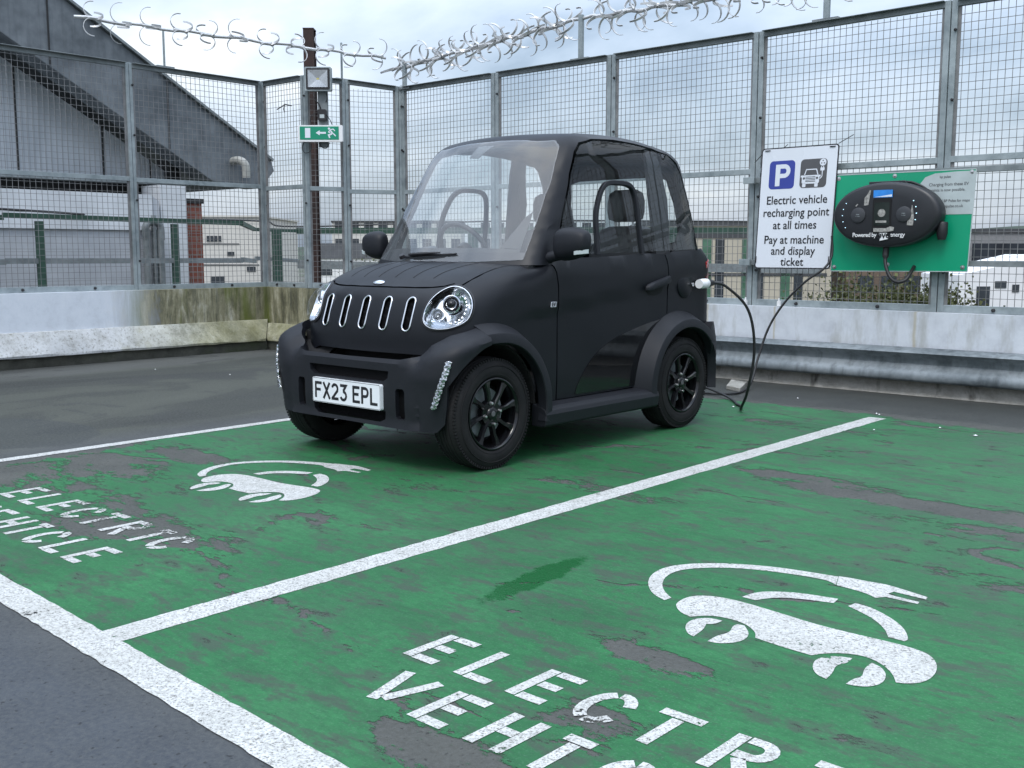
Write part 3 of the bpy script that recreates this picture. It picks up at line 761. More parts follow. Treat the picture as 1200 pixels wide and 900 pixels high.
def spike_run(name, a, b, label, spacing, r, gaps=(), start=0, clumps=None):
    a, b = Vector(a), Vector(b); root = empty(name, a); tag(root, label, 'spike barrier')
    d = (b - a); L = d.length; u = d / L
    path = [a + d * i / 24 + Vector((0, 0, .012 * math.sin(i * 1.7))) for i in range(25)]
    obj('shaft', MB().tube(path, .015, 8), 'spike', root, smooth=60)
    s_ = spacing * .6; k = 0
    while s_ < L - .05:
        if not any(g0 < s_ < g1 for g0, g1 in gaps):
            c = a + u * s_ + Vector((0, 0, .012 * math.sin(s_ / L * 24 * 1.7)))
            mm = spike_cluster(c, u, random.uniform(0, PI), r)
            mm.tube([c - u * spacing * .25, c + u * spacing * .25], .017, 8)
            if k < 90: obj('spike_cluster', mm, 'spike', root, smooth=35)
            k += 1
        s_ += spacing * random.uniform(.85, 1.15)
    return root
spike_run('spike_barrier', (-9.42, 4.62, 3.09), (-8.38, 7.38, 2.97), 'loosely spaced curled steel spikes on a shaft above the left fence and corner', .265, .083, start=0)
spike_run('spike_barrier', (-8.42, 7.5, 2.87), (-5.95, 7.5, 3.03), 'dense curled steel spikes above the right fence, section nearest the corner', .105, .088)
spike_run('spike_barrier', (-5.91, 7.5, 3.03), (-3.66, 7.5, 2.98), 'dense curled steel spikes above the right fence, section above the car', .105, .088, gaps=((0, .16),))
spike_run('spike_barrier', (-3.62, 7.5, 2.98), (-1.4, 7.5, 2.97), 'dense curled steel spikes above the right fence, section beyond the signs', .105, .088)
for (x, y, z0, z1, lb) in ((-8.22, 7.49, 2.66, 2.93, 'short steel spike bracket rising from the corner post of the right fence'),
                           (-5.93, 7.49, 2.68, 3.06, 'steel spike bracket on the right fence, directly above the car roof'),
                           (-3.64, 7.49, 2.69, 3.02, 'steel spike bracket on the right fence, above the parking sign'),
                           (-9.40, 5.48, 2.75, 3.09, 'thin steel rod carrying spikes above the left fence, right of the grey gable'),
                           (-8.62, 7.0, 2.73, 3.10, 'thin steel rod carrying spikes above the corner, right of the floodlight')):
    r = empty('spike_bracket', (x, y, z0)); tag(r, lb, 'bracket', 'brackets of the spike barriers')
    th = .010 if 'rod' in lb else .022
    obj('upright', MB().box(x - th, x + th, y - th * .6, y + th * .6, z0, z1), 'galv', r)
    along = (x > -8.3)
    m = MB()
    if along: m.box(x - .10, x + .10, y - .03, y + .03, z0 - .005, z0 + .012)
    else: m.box(x - .03, x + .03, y - .09, y + .09, z0 - .005, z0 + .015)
    obj('foot_plate', m, 'galvdark', r)

# ------------------------------------------------------------------ floodlight, exit sign, poles in the corner
# corner panel frame: from A to B
A = Vector((-8.70, 6.545, 0)); B = Vector((-8.52, 6.975, 0)); U = (B - A).normalized(); NN = Vector((U.y, -U.x, 0)); CC = (A + B) / 2
U = Vector((.743, .669, 0)); NN = Vector((.669, -.743, 0)); CC = Vector((-8.56, 6.70, 0))
def cf(a, b, h): v = CC + U * a + NN * h; return (v.x, v.y, b)
root = empty('emergency_exit_sign', cf(0, 2.14, .04)); tag(root, 'green exit sign with white arrow and running figure on the corner fence', 'sign')
m = MB(); m.prism(roundrect(-.232, .208, 2.085, 2.245, .01), cf, .045, .10); obj('sign_box', m, 'white', root, bevel=.003)
m = MB(); m.prism(roundrect(-.212, .172, 2.105, 2.232, .004), cf, .10, .103); obj('sign_face', m, 'exitgreen', root)
m = MB()
m.prism([(-.160, 2.122), (-.108, 2.122), (-.108, 2.217), (-.160, 2.217)], cf, .103, .105)
m.prism([(-.055, 2.17), (-.015, 2.145), (-.015, 2.161), (.045, 2.161), (.045, 2.179), (-.015, 2.179), (-.015, 2.195)], cf, .103, .105)
m.prism(arcpts(.077, 2.211, .011, .011, 0, 330, 10), cf, .103, .105)
ribbon(m, [(.085, 2.198), (.108, 2.172), (.098, 2.155), (.072, 2.150), (.083, 2.120)], .013, cf, .103, .105)
ribbon(m, [(.106, 2.168), (.122, 2.160), (.142, 2.138)], .011, cf, .103, .105)
ribbon(m, [(.086, 2.200), (.118, 2.206), (.135, 2.188)], .009, cf, .103, .105)
ribbon(m, [(.086, 2.195), (.072, 2.178), (.092, 2.166)], .009, cf, .103, .1048)
obj('pictogram', m, 'signwhite', root)
m = MB()
m.tube(smoothpoly([cf(-.19, 2.09, .03), cf(-.20, 2.02, .05), cf(-.17, 1.98, .06), cf(-.12, 2.0, .05), cf(-.11, 2.07, .03)], 5, False), .004, 6)
m.tube(smoothpoly([cf(-.03, 2.09, .05), cf(-.01, 2.04, .05), cf(.04, 2.03, .05), cf(.07, 2.08, .05)], 5, False), .005, 6)
obj('flex', m, 'rubber', root, smooth=60)
root = empty('floodlight', cf(-.02, 2.66, .03)); tag(root, 'square grey LED floodlight mounted at the top of the corner fence', 'light')
m = MB(); m.prism(roundrect(-.150, .110, 2.572, 2.80, .012), cf, .05, .115); obj('housing', m, 'galv', root, bevel=.004)
m = MB(); m.prism(roundrect(-.136, .096, 2.585, 2.788, .012), cf, .115, .120); obj('bezel', m, 'black', root)
m = MB(); cx, cz = -.02, 2.685; q = [(-.116, 2.605), (.076, 2.605), (.076, 2.770), (-.116, 2.770)]
ctr = [(cx - .012, cz - .008), (cx + .012, cz - .008), (cx + .012, cz + .008), (cx - .012, cz + .008)]
m.add([cf(*p, .128) for p in q] + [cf(*p, .121) for p in ctr], [(0, 1, 5, 4), (1, 2, 6, 5), (2, 3, 7, 6), (3, 0, 4, 7)]); obj('reflector', m, M['steel'], root)
m = MB(); m.prism(ctr, cf, .1205, .123); obj('led_chip', m, plain('yellow phosphor', (.6, .5, .12), .5), root)
m = MB(); m.prism(q, cf, .1295, .1305); obj('glass', m, 'lens', root)
m = MB(); m.tube(smoothpoly([cf(-.05, 2.56, .04), cf(-.06, 2.50, .05), cf(-.02, 2.44, .05), cf(-.01, 2.38, .04)], 5, False), .006, 6)
m.tube(smoothpoly([cf(.05, 2.56, .04), cf(.055, 2.50, .05), cf(.04, 2.47, .05)], 5, False), .005, 6); obj('flex', m, 'rubber', root, smooth=60)
root = empty('conduit_post', cf(.01, 2.1, 0)); tag(root, 'short grey upright with small black junction box between floodlight and exit sign', 'post')
m = MB(); m.prism([(-.04, 2.04), (.055, 2.04), (.055, 2.58), (-.04, 2.58)], cf, -.02, .035); obj('upright', m, 'galvdark', root, bevel=.003)
m = MB(); m.prism(roundrect(-.035, .048, 2.29, 2.40, .012), cf, .035, .085); obj('junction_box', m, 'black', root, bevel=.006)
m = MB(); m.prism([(-.015, 2.315), (.03, 2.315), (.03, 2.35), (-.015, 2.35)], cf, .085, .087); obj('box_label', m, 'sticker', root)
m = MB(); m.tube(smoothpoly([cf(-.035, 2.38, .05), cf(-.10, 2.34, .06), cf(-.11, 2.27, .06), cf(-.05, 2.22, .05), cf(-.0, 2.24, .05)], 6, False), .004, 6)
m.tube(smoothpoly([cf(.04, 2.36, .06), cf(.08, 2.30, .05), cf(.10, 2.25, .04)], 6, False), .004, 6); obj('flex', m, 'rubber', root, smooth=60)
# brown steel column beyond the fence
root = empty('steel_column', (-9.93, 7.47, -6)); tag(root, 'tall rusty brown steel column standing beyond the corner fence', 'column')
d1 = Vector((.743, .669, 0)); d2 = Vector((.669, -.743, 0)); c0 = Vector((-9.845, 7.545, 0))
m = MB()
m.obox(c0 + Vector((0, 0, -1.3)) + d2 * .07, d1 * .058, d2 * .008, Vector((0, 0, 4.77)))
m.obox(c0 + Vector((0, 0, -1.3)) - d2 * .07, d1 * .058, d2 * .008, Vector((0, 0, 4.77)))
m.obox(c0 + Vector((0, 0, -1.3)), d1 * .006, d2 * .062, Vector((0, 0, 4.77))); obj('column_shaft', m, 'rust', root)
obj('cap_plate', MB().obox(c0 + Vector((0, 0, 3.475)), d1 * .061, d2 * .082, Vector((0, 0, .006))), 'rust', root)
# broken twig of wire on the left of the corner post
m = MB(); m.tube([cf(-.30, 2.44, .03), cf(-.36, 2.45, .06), cf(-.40, 2.42, .07), cf(-.44, 2.40, .06)], .006, 6); m.tube([cf(-.36, 2.45, .06), cf(-.37, 2.40, .08), cf(-.36, 2.37, .08)], .005, 6)
tag(obj('wire_hook', m, 'rubber', loc=cf(-.3, 2.44, .03), smooth=60), 'small black bent wire hook on the corner fence left of the floodlight', 'hook')

# ------------------------------------------------------------------ parking sign
SY = 7.395
def sf(a, b, h): return (a + .012 * (b - 1.33), SY - h - .03 * (a + 3.78) * 0, b + .004 * (a + 3.78))
root = empty('parking_sign', (-3.79, SY, .88)); tag(root, 'white parking sign with blue P and charging car symbol on the fence', 'sign')
x0, x1, z0, z1 = -4.118, -3.495, .878, 1.787
def sf(a, b, h):
    k = (b - z0) / (z1 - z0); return (x0 + (a - x0) + .045 * k * 0 + .040 * k, SY - h, b)
m = MB(); m.prism(roundrect(x0, x1, z0, z1, .025), sf, 0, .004); obj('sign_back', m, 'signedge', root)
m = MB(); m.prism(roundrect(x0 + .009, x1 - .009, z0 + .009, z1 - .009, .020), sf, .004, .0055); obj('sign_face', m, 'signwhite', root)
m = MB(); m.prism(roundrect(x0 + .075, x0 + .285, 1.478, 1.688, .03), sf, .0055, .0065); obj('blue_square', m, 'signblue', root)
m = MB()
bx = x0 + .125
ribbon(m, [(bx + .022, 1.500), (bx + .022, 1.66)], .038, sf, .0065, .0075)
ribbon(m, [(bx + .041, 1.645), (bx + .075, 1.645)] + arcpts(bx + .075, 1.610, .034, .035, 80, -80, 8) + [(bx + .041, 1.575)], .032, sf, .0065, .0075)
obj('letter_p', m, 'signwhite', root)
m = MB(); m.prism(roundrect(x0 + .330, x0 + .542, 1.478, 1.688, .03), sf, .0055, .0065); obj('grey_square', m, 'signgrey', root)
m = MB(); gx = x0 + .335
ribbon(m, [(gx + .030, 1.566), (gx + .045, 1.612), (gx + .125, 1.612), (gx + .140, 1.566)], .007, sf, .0065, .0075)
body = roundrect(gx + .012, gx + .150, 1.508, 1.570, .014); m.prism(body, sf, .0065, .0075)
m.prism(roundrect(gx + .018, gx + .045, 1.484, 1.51, .005), sf, .0065, .0075); m.prism(roundrect(gx + .115, gx + .142, 1.484, 1.51, .005), sf, .0065, .0075)
m.prism(roundrect(gx + .002, gx + .022, 1.556, 1.570, .004), sf, .0065, .00752); m.prism(roundrect(gx + .141, gx + .160, 1.556, 1.570, .004), sf, .0065, .00752)
m.prism(arcpts(gx + .172, 1.660, .026, .026, 0, 345, 18), sf, .0065, .0075)
m.prism(roundrect(gx + .155, gx + .187, 1.600, 1.622, .004), sf, .0065, .0075)
ribbon(m, [(gx + .163, 1.622), (gx + .163, 1.631)], .006, sf, .0065, .0075); ribbon(m, [(gx + .179, 1.622), (gx + .179, 1.631)], .006, sf, .0065, .0075)
ribbon(m, [(gx + .171, 1.600), (gx + .171, 1.560), (gx + .160, 1.545), (gx + .150, 1.545)], .006, sf, .0065, .0075)
obj('car_symbol', m, 'signwhite', root)
m = MB()
for k in range(4): m.prism([(gx + .042, 1.522 + k * .011), (gx + .120, 1.522 + k * .011), (gx + .120, 1.527 + k * .011), (gx + .042, 1.527 + k * .011)], sf, .0075, .0083)
m.prism(arcpts(gx + .029, 1.548, .009, .009, 0, 330, 10), sf, .0075, .0083); m.prism(arcpts(gx + .133, 1.548, .009, .009, 0, 330, 10), sf, .0075, .0083)
for an in (90, 210, 330): m.prism(arcpts(gx + .172 + .012 * math.cos(R(an)), 1.660 + .012 * math.sin(R(an)), .005, .005, 0, 330, 8), sf, .0075, .0083)
obj('symbol_detail', m, 'signgrey', root)
m = MB(); cxs = (x0 + x1) / 2
for body_, zz, sz in (('Electric vehicle', 1.365, .088), ('recharging point', 1.272, .088), ('at all times', 1.178, .088), ('Pay at machine', 1.068, .088), ('and display', .985, .088), ('ticket', .902, .088)):
    tm = text_mesh(body_, sz, lambda a, b, h, zz=zz: sf(cxs + .003 + a * .93, zz + b, .0065 + h), bold=.0009)
    m.add(tm.v, tm.f)
obj('lettering', m, 'ink', root)
m = MB()
for (a, b, dx, dz) in ((x0 + .05, z1 - .018, .022, .001), (x1 - .05, z1 - .018, .022, .001), (x0 + .012, z0 + .07, .002, .022), (x1 - .015, z0 + .07, .002, .022)):
    m.prism([(a - dx, b - dz - .002), (a + dx, b - dz - .002), (a + dx, b + dz + .002), (a - dx, b + dz + .002)], sf, .0055, .012)
obj('strap', m, 'ink', root)
m = MB(); m.tube([sf(x0 + .01, z1 - .03, -.005), sf(x0 - .06, z1 - .10, .0)], .003, 5); m.tube([sf(x1 - .01, z1, .0), sf(x1 + .10, z1 + .055, .0)], .003, 5); m.tube([sf(x0 + .18, z1 - .002, 0), sf(x0 + .21, z1 + .02, 0)], .003, 5)
obj('cable_tie', m, 'rubber', root)

# ------------------------------------------------------------------ green board and charger
def bf(a, b, h): return (a, 7.41 - h, b)
root = empty('green_board', (-3.0, 7.41, .87)); tag(root, 'green board behind the black charger, bolted to the fence', 'board')
gb = [(-3.492, .866), (-2.512, .872), (-2.487, 1.556), (-3.478, 1.560)]
m = MB(); m.prism(gb, bf, 0, .010); obj('board', m, 'greenboard', root)
m = MB(); e = gb + [gb[0]]
for k in range(4): ribbon(m, [e[k], e[k + 1]], .006, bf, .010, .0115)
obj('board_edge', m, M['sticker'], root)
st = [(-2.497, 1.258), (-2.491, 1.545)] + [(-2.62, 1.545), (-2.76, 1.538), (-2.825, 1.515), (-2.86, 1.47), (-2.86, 1.40), (-2.80, 1.30), (-2.72, 1.258)]
m = MB(); m.prism(st, bf, .0105, .0118); obj('sticker', m, 'sticker', root)
m = MB()
for body_, xx, zz, sz in (('Charging from these EV', -2.665, 1.452, .030), ('points is now possible.', -2.67, 1.415, .028), ('Download BP Pulse for maps', -2.66, 1.342, .026), ('www.bppulse.co.uk', -2.66, 1.306, .027), ('bp pulse', -2.69, 1.505, .024)):
    tm = text_mesh(body_, sz, lambda a, b, h, xx=xx, zz=zz: bf(xx + a * .92, zz + b, .0118 + h), bold=.0003); m.add(tm.v, tm.f)
obj('lettering', m, 'signgrey', root)
m = MB()
for (a, b) in ((-3.455, 1.535), (-3.04, 1.535), (-2.515, 1.537), (-3.065, .915), (-2.545, .90), (-3.465, .895)):
    m = MB(); m.lathe([(0, .007), (.006, .006), (.007, .0025), (.015, .002), (.015, 0)], bf(a, b, .0102), (0, -1, 0), 12); obj('bolt', m, 'steel', root, smooth=40)

root = empty('vehicle_charger', (-3.05, 7.30, 1.26)); tag(root, 'black oval electric vehicle charger on the green board with blue lights', 'charger')
CX, CZ = -3.045, 1.262
def ell(k, n=64, sx=1, sz=1):
    return [(CX + .385 * k * sx * (abs(math.cos(a)) ** .92) * (1 if math.cos(a) > 0 else -1), CZ + .226 * k * sz * math.sin(a)) for a in [2 * PI * i / n for i in range(n)]]
secs = []
for k, y in ((.80, 7.405), (.97, 7.39), (1.0, 7.36), (1.0, 7.30), (.985, 7.275), (.955, 7.262), (.90, 7.256), (.6, 7.252), (.2, 7.25), (.01, 7.25)):
    secs.append([(x, y, z) for x, z in ell(k)])
m = MB().sweep(secs); obj('shell', m, 'chargerblk', root, smooth=50)
cfz = lambda a, b, h: (CX + a, 7.252 - h, CZ + b)
m = MB().sweep([[(CX + x, y, CZ + .205 + z) for x, z in ((-.13, -.03), (.16, -.03), (.12, .028), (-.14, .028))] for y in (7.40, 7.30)]); obj('top_cowl', m, 'chargerblk', root, bevel=.004)
for sx in (-1, 1):
    m = MB().lathe([(0, .012), (.045, .012), (.052, .009), (.054, 0), (.060, -.001), (.063, -.004)], cfz(-.022 + sx * .163, .0, 0), (0, -1, 0), 36)
    dd = obj('socket_cover', m, 'disc', root, smooth=40)
    tm = text_mesh('PUSH', .010, lambda a, b, h: cfz(-.022 + sx * .163 + a, .002 + b, .0122 + h)); tm2 = text_mesh('TO OPEN', .007, lambda a, b, h: cfz(-.022 + sx * .163 + a, -.010 + b, .0122 + h)); tm.add(tm2.v, tm2.f)
    obj('lettering', tm, 'sticker', dd)
m = MB(); m.prism(roundrect(-.080, .052, -.125, .112, .012), cfz, 0, .006); obj('display_recess', m, 'void', root)
m = MB(); m.prism(roundrect(-.068, .040, -.075, .085, .006), cfz, .006, .0085); obj('display', m, 'screen', root)
m = MB(); m.prism(arcpts(-.014, .012, .027, .027, 0, 350, 24), cfz, .0085, .010); m.prism([(-.055, -.055), (.022, -.055), (.022, -.04), (-.055, -.04)], cfz, .0085, .0095); obj('card_reader_symbol', m, 'dirt', root)
m = MB(); m.prism([(-.068, -.118), (.035, -.118), (.075, -.112), (.078, -.088), (.05, -.082), (.02, -.094), (-.068, -.092)], cfz, .006, .0085); obj('torn_label', m, 'dirt', root)
m = MB(); m.prism([(.165, -.075), (.207, -.078), (.212, -.02), (.20, .055), (.195, .062), (.188, .01), (.170, -.03)], cfz, .0035, .005); obj('torn_label', m, 'dirt', root)
m = MB(); m.prism([(-.145, .065), (-.115, .07), (-.098, .17), (-.108, .172), (-.125, .14), (-.143, .12)], cfz, .002, .0035); m.prism([(-.21, .065), (-.195, .08), (-.19, .075), (-.203, .06)], cfz, .0, .002); obj('torn_label', m, 'dirt', root)
m = MB(); m.prism(roundrect(-.078, .058, .118, .170, .003), cfz, .004, .0065); s1 = obj('blue_sticker', m, 'blue', root)
m = MB(); m.prism([(-.074, .122), (.054, .122), (.054, .138), (-.02, .128)], cfz, .0065, .0075); obj('wave_stripe', m, 'signwhite', s1)
m = MB()
for k in range(5):
    an = R(180 - 24 + k * 12); m.lathe([(0, .003), (.0025, .002), (.003, 0)], (CX - .005 + .300 * math.cos(an), 7.253, CZ - .0 + .21 * math.sin(an)), (0, -1, 0), 8)
    if k < 4: an = R(-12 + k * 12); m.lathe([(0, .006), (.003, .005), (.0035, 0)], (CX - .045 + .272 * math.cos(an), 7.2515, CZ + .005 + .21 * math.sin(an)), (0, -1, 0), 8)
obj('status_light', m, 'ledon', root)
m = MB(); tm = text_mesh('Powered by', .042, lambda a, b, h: cfz(-.222 + a * .95, -.152 + b, .004 + h), bold=.0006, align='LEFT', spacing=.9); m.add(tm.v, tm.f)
tm = text_mesh('energy', .042, lambda a, b, h: cfz(.050 + a, -.152 + b, .004 + h), bold=.0004, align='LEFT', spacing=.92); m.add(tm.v, tm.f); obj('lettering', m, 'white', root)
m = MB(); m.prism([(-.022, -.180), (.038, -.168), (.036, -.150), (.028, -.148), (.032, -.108), (-.030, -.120), (-.027, -.140), (-.018, -.142)], cfz, .003, .0048); lg = obj('logo_patch', m, 'white', root)
m = text_mesh('OVO', .046, lambda a, b, h: cfz(.006 + a, -.162 + b, .005 + h), bold=.0022); obj('lettering', m, 'ink', lg)
# holster and looped lead at the side
m = MB().lathe([(0, .03), (.030, .03), (.036, .02), (.036, -.05), (.026, -.09), (0, -.09)], (CX + .375, 7.335, CZ - .085), (0, 0, 1), 16); obj('plug_holster', m, 'black', root, smooth=40)
m = MB().tube(smoothpoly([(CX + .10, 7.33, CZ + .225), (CX + .17, 7.32, CZ + .215), (CX + .26, 7.31, CZ + .17), (CX + .33, 7.31, CZ + .09), (CX + .36, 7.32, CZ + .0), (CX + .37, 7.335, CZ - .07)], 6, False), .0085, 8); obj('lead', m, 'rubber', root, smooth=60)
m = MB().tube(smoothpoly([(CX + .0, 7.32, CZ - .21), (CX + .0, 7.31, CZ - .28), (CX + .012, 7.29, CZ - .35), (CX + .055, 7.27, CZ - .43), (CX + .11, 7.26, CZ - .465), (CX + .16, 7.28, CZ - .45), (CX + .175, 7.33, CZ - .40), (CX + .17, 7.40, CZ - .36)], 6, False), [.022] * 8 + [.013] * 40, 8); obj('lead', m, 'rubber', root, smooth=60)

# padlock / broken bits along the fence foot
for (x, z, lb) in ((-3.93, .60, 'small broken clip on top of the right wall, under the parking sign'), (-4.22, .60, 'small broken clip on the right wall at the post left of the parking sign')):
    m = MB(); m.box(x - .012, x + .012, 7.44, 7.46, z - .01, z + .03); m.box(x - .004, x + .004, 7.445, 7.455, z + .02, z + .05)
    tag(obj('broken_clip', m, 'white', loc=(x, 7.45, z)), lb, 'clip')

# ------------------------------------------------------------------ building behind the left fence
def mat_clad():
    t = NT('corrugated grey cladding'); o = t.xyz(); Y = o[1]
    wv = t.math('SINE', t.math('MULTIPLY', Y, 95.0)); n = t.noise(2.5, 6, .65, t.coord((1, 1, .5)))
    c = t.ramp(n, [(.3, (.34, .37, .40)), (.7, (.50, .53, .56))])
    c = t.mix(t.math('MULTIPLY', t.math('GREATER_THAN', wv, .75), .35), c, (.10, .115, .13))
    t.bsdf(c, .5, .2, wv, .12, .006); return t.m
def mat_block(name, lo, hi, ph=1.0, line=(.2, .2, .2)):
    t = NT(name); n = t.noise(3, 6, .65); o = t.xyz()
    c = t.ramp(n, [(.3, lo), (.7, hi)]); fr = t.math('FRACT', t.math('DIVIDE', o[2], ph))
    c = t.mix(t.math('MULTIPLY', t.math('LESS_THAN', fr, .03), .6), c, line)
    t.bsdf(c, .8); return t.m
def mat_brick(name, a, b, mortar, s_=1.0, plane='yz'):
    t = NT(name); o = t.xyz(); cb = t.n('CombineXYZ')
    t.l(o[1] if plane == 'yz' else o[0], cb.inputs[0]); t.l(o[2], cb.inputs[1])
    br = t.n('TexBrick'); br.inputs['Color1'].default_value = (*a, 1); br.inputs['Color2'].default_value = (*b, 1); br.inputs['Mortar'].default_value = (*mortar, 1)
    br.inputs['Scale'].default_value = s_; br.inputs['Brick Width'].default_value = .225; br.inputs['Row Height'].default_value = .075; br.inputs['Mortar Size'].default_value = .008
    t.l(cb.outputs[0], br.inputs['Vector']); t.bsdf(br.outputs[0], .9); return t.m
M['clad'] = mat_clad()
M['lowwall'] = mat_block('pale grey render', (.36, .38, .41), (.48, .50, .53), .335, (.27, .28, .29))
M['lowwhite'] = plain('whitewashed slab', (.58, .60, .62), .8, var=.12, scale=2)
M['brickred'] = mat_brick('red brick', (.20, .06, .04), (.15, .045, .03), (.16, .12, .10))
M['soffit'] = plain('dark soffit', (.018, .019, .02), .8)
b = empty('gabled_building', (-13, 5, -6)); tag(b, 'large grey steel clad building with steep sloping roof edge behind the left fence', 'building')
XB = -12.0
def yz(x): return lambda a, c, h: (x + h, a, c)
top = lambda y: 4.24 - (y - 5.1) * .5965
bot = lambda y: 3.37 - (y - 5.05) * .5725
fas = [(-2.0, bot(-2.0)), (7.62, 1.90), (8.34, 1.845), (8.56, 2.09), (8.52, 2.205), (-2.0, top(-2.0))]
m = MB(); m.prism(fas, yz(XB), -.35, 0); fs_ = obj('roof_edge', m, 'fascia', b, bevel=.01)
m = MB()
for yy in (4.1, 5.58, 7.02): obj('seam', MB().box(XB - .001, XB + .012, yy - .008, yy + .008, bot(yy) + .02, top(yy) - .02), 'soffit', fs_)
m = MB(); m.bar((XB + .01, -2, top(-2) + .02), (XB + .01, 8.52, 2.225), .08, .03, up=(0, .5, .86)); obj('edge_capping', m, 'galvdark', b)
m = MB(); m.prism([(-2.0, top(-2) - .1), (8.4, 2.05), (8.3, 1.86), (-2, bot(-2) + .05)], yz(XB - .36), -9, 0); obj('roof', m, 'fascia', b)
m = MB(); m.prism([(-2.0, 1.93), (7.5, 1.93), (-2.0, bot(-2) + .1)], yz(XB - .62), -.1, 0); cl = obj('cladding', m, 'clad', b)
m = MB()
for yy in (3.9, 5.43, 6.47, 7.1): obj('seam', MB().box(XB - .62, XB - .605, yy - .010, yy + .010, 1.94, bot(yy) + .02), 'soffit', cl)
m = MB().box(XB - .60, XB - .4, -2, 7.55, 1.855, 1.93); obj('flashing', m, 'galvdark', b)
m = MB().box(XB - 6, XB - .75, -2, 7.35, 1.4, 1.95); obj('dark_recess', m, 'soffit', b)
m = MB(); m.prism([(-2, -8), (6.86, -8), (6.86, 1.63), (6.78, 1.68), (-2, 1.72)], yz(XB), -.5, -.02); obj('lower_wall', m, 'lowwall', b)
m = MB().box(XB - .45, XB + .01, -2, 6.75, 1.27, 1.70); obj('wall_band', m, 'lowwhite', b)
m = MB().box(XB - .5, XB - .06, 6.90, 7.26, -8, 1.83); obj('pier', m, 'lowwhite', b)
m = MB().box(XB - .5, XB - .1, 7.262, 7.50, -8, 1.62); obj('brick_pier', m, 'brickred', b); 
m = MB().box(XB - .52, XB - .08, 7.25, 7.52, 1.621, 1.68); obj('pier_cap', m, 'soffit', b)
m = MB().box(XB - .8, XB - .5, 7.3, 7.46, 1.6, 2.2); obj('roof_strut', m, 'soffit', b)
m = MB()
for yy, r_ in ((6.62, .045), (6.72, .03), (6.80, .045)): m.tube([(XB + .08, yy, -7), (XB + .08, yy, 1.28 if r_ > .04 else 1.45)], r_, 10)
m.tube(smoothpoly([(XB + .08, 6.62, 1.15), (XB + .1, 6.60, 1.30), (XB + .1, 6.67, 1.37), (XB + .08, 6.80, 1.33), (XB + .08, 6.81, 1.15)], 5, False), .045, 10)
obj('drain_pipe', m, 'galvdark', b, smooth=60)
m = MB().tube(smoothpoly([(XB - .05, 7.92, 2.17), (XB + .12, 7.93, 2.18), (XB + .20, 7.97, 2.12), (XB + .20, 7.98, 1.96)], 6, False), .052, 14, caps=False); obj('vent_pipe', m, plain('aged cream plastic', (.33, .33, .30), .5), b, smooth=60)
obj('pipe_bore', MB().lathe([(0, 0), (.044, 0)], (XB + .20, 7.98, 1.962), (0, 0, 1), 14), 'void', b)

# green walkway railing between the fence and the building
rl = empty('walkway_railing', (-12, 5, 0)); tag(rl, 'green painted walkway railing beyond the left fence', 'railing')
RP = [(-10.9, 1.2), (-11.42, 4.70), (-11.70, 5.35), (-14.5, 10.06), (-15.0, 11.1)]
RP = [(-11.6, .5), (-11.6, 4.8), (-11.6, 7.75), (-14.6, 10.0), (-14.95, 11.1)]
for a, c in zip(RP, RP[1:]):
    obj('hand_rail', MB().bar((*a, 1.395 if a[1] < 5 else 1.37), (*c, 1.37), .05, .055), 'green' , rl)
    m = MB().bar((*a, .91), (*c, .90 if c[1] < 8 else .86), .04, .06); obj('lower_rail', m, 'galvdark', rl)
def lerp2(a, c, t_): return (a[0] + (c[0] - a[0]) * t_, a[1] + (c[1] - a[1]) * t_)
for p in (lerp2(RP[0], RP[1], .45), (-11.6, 5.18), (-11.6, 6.81), (-14.55, 10.35), (-14.72, 10.55)):
    obj('post', MB().box(p[0] - .035, p[0] + .035, p[1] - .035, p[1] + .035, -1.2, 1.34), 'green', rl)
rl2 = empty('walkway_railing', (-13, 12, 0)); tag(rl2, 'green walkway railing seen past the corner fence, behind the car', 'railing')
QP = [(-14.95, 11.1), (-11.6, 13.2), (-8.0, 16.6)]
for a, c in zip(QP, QP[1:]):
    obj('hand_rail', MB().bar((*a, 1.37), (*c, 1.36), .06, .10), 'green', rl2)
    obj('lower_rail', MB().bar((*a, .80), (*c, .72), .04, .14), 'galvdark', rl2)
for p in (lerp2(QP[0], QP[1], .78), lerp2(QP[1], QP[2], .1), lerp2(QP[1], QP[2], .5)):
    obj('post', MB().box(p[0] - .06, p[0] + .06, p[1] - .06, p[1] + .06, -1.2, 1.31), 'green', rl2)
# telephone wire sagging
m = MB().tube(smoothpoly([(-9.8, .5, 1.47), (-11.4, 4.7, 1.45), (-12.6, 6.9, 1.44), (-14.4, 10.0, 1.50), (-14.9, 11.1, 1.44), (-11.6, 13.2, 1.52), (-8, 16.6, 1.50)], 6, False), .014, 5)
tag(obj('sagging_cable', m, 'rubber', loc=(-12, 6, 1.45)), 'black cable sagging along the top of the green railing', 'cable')

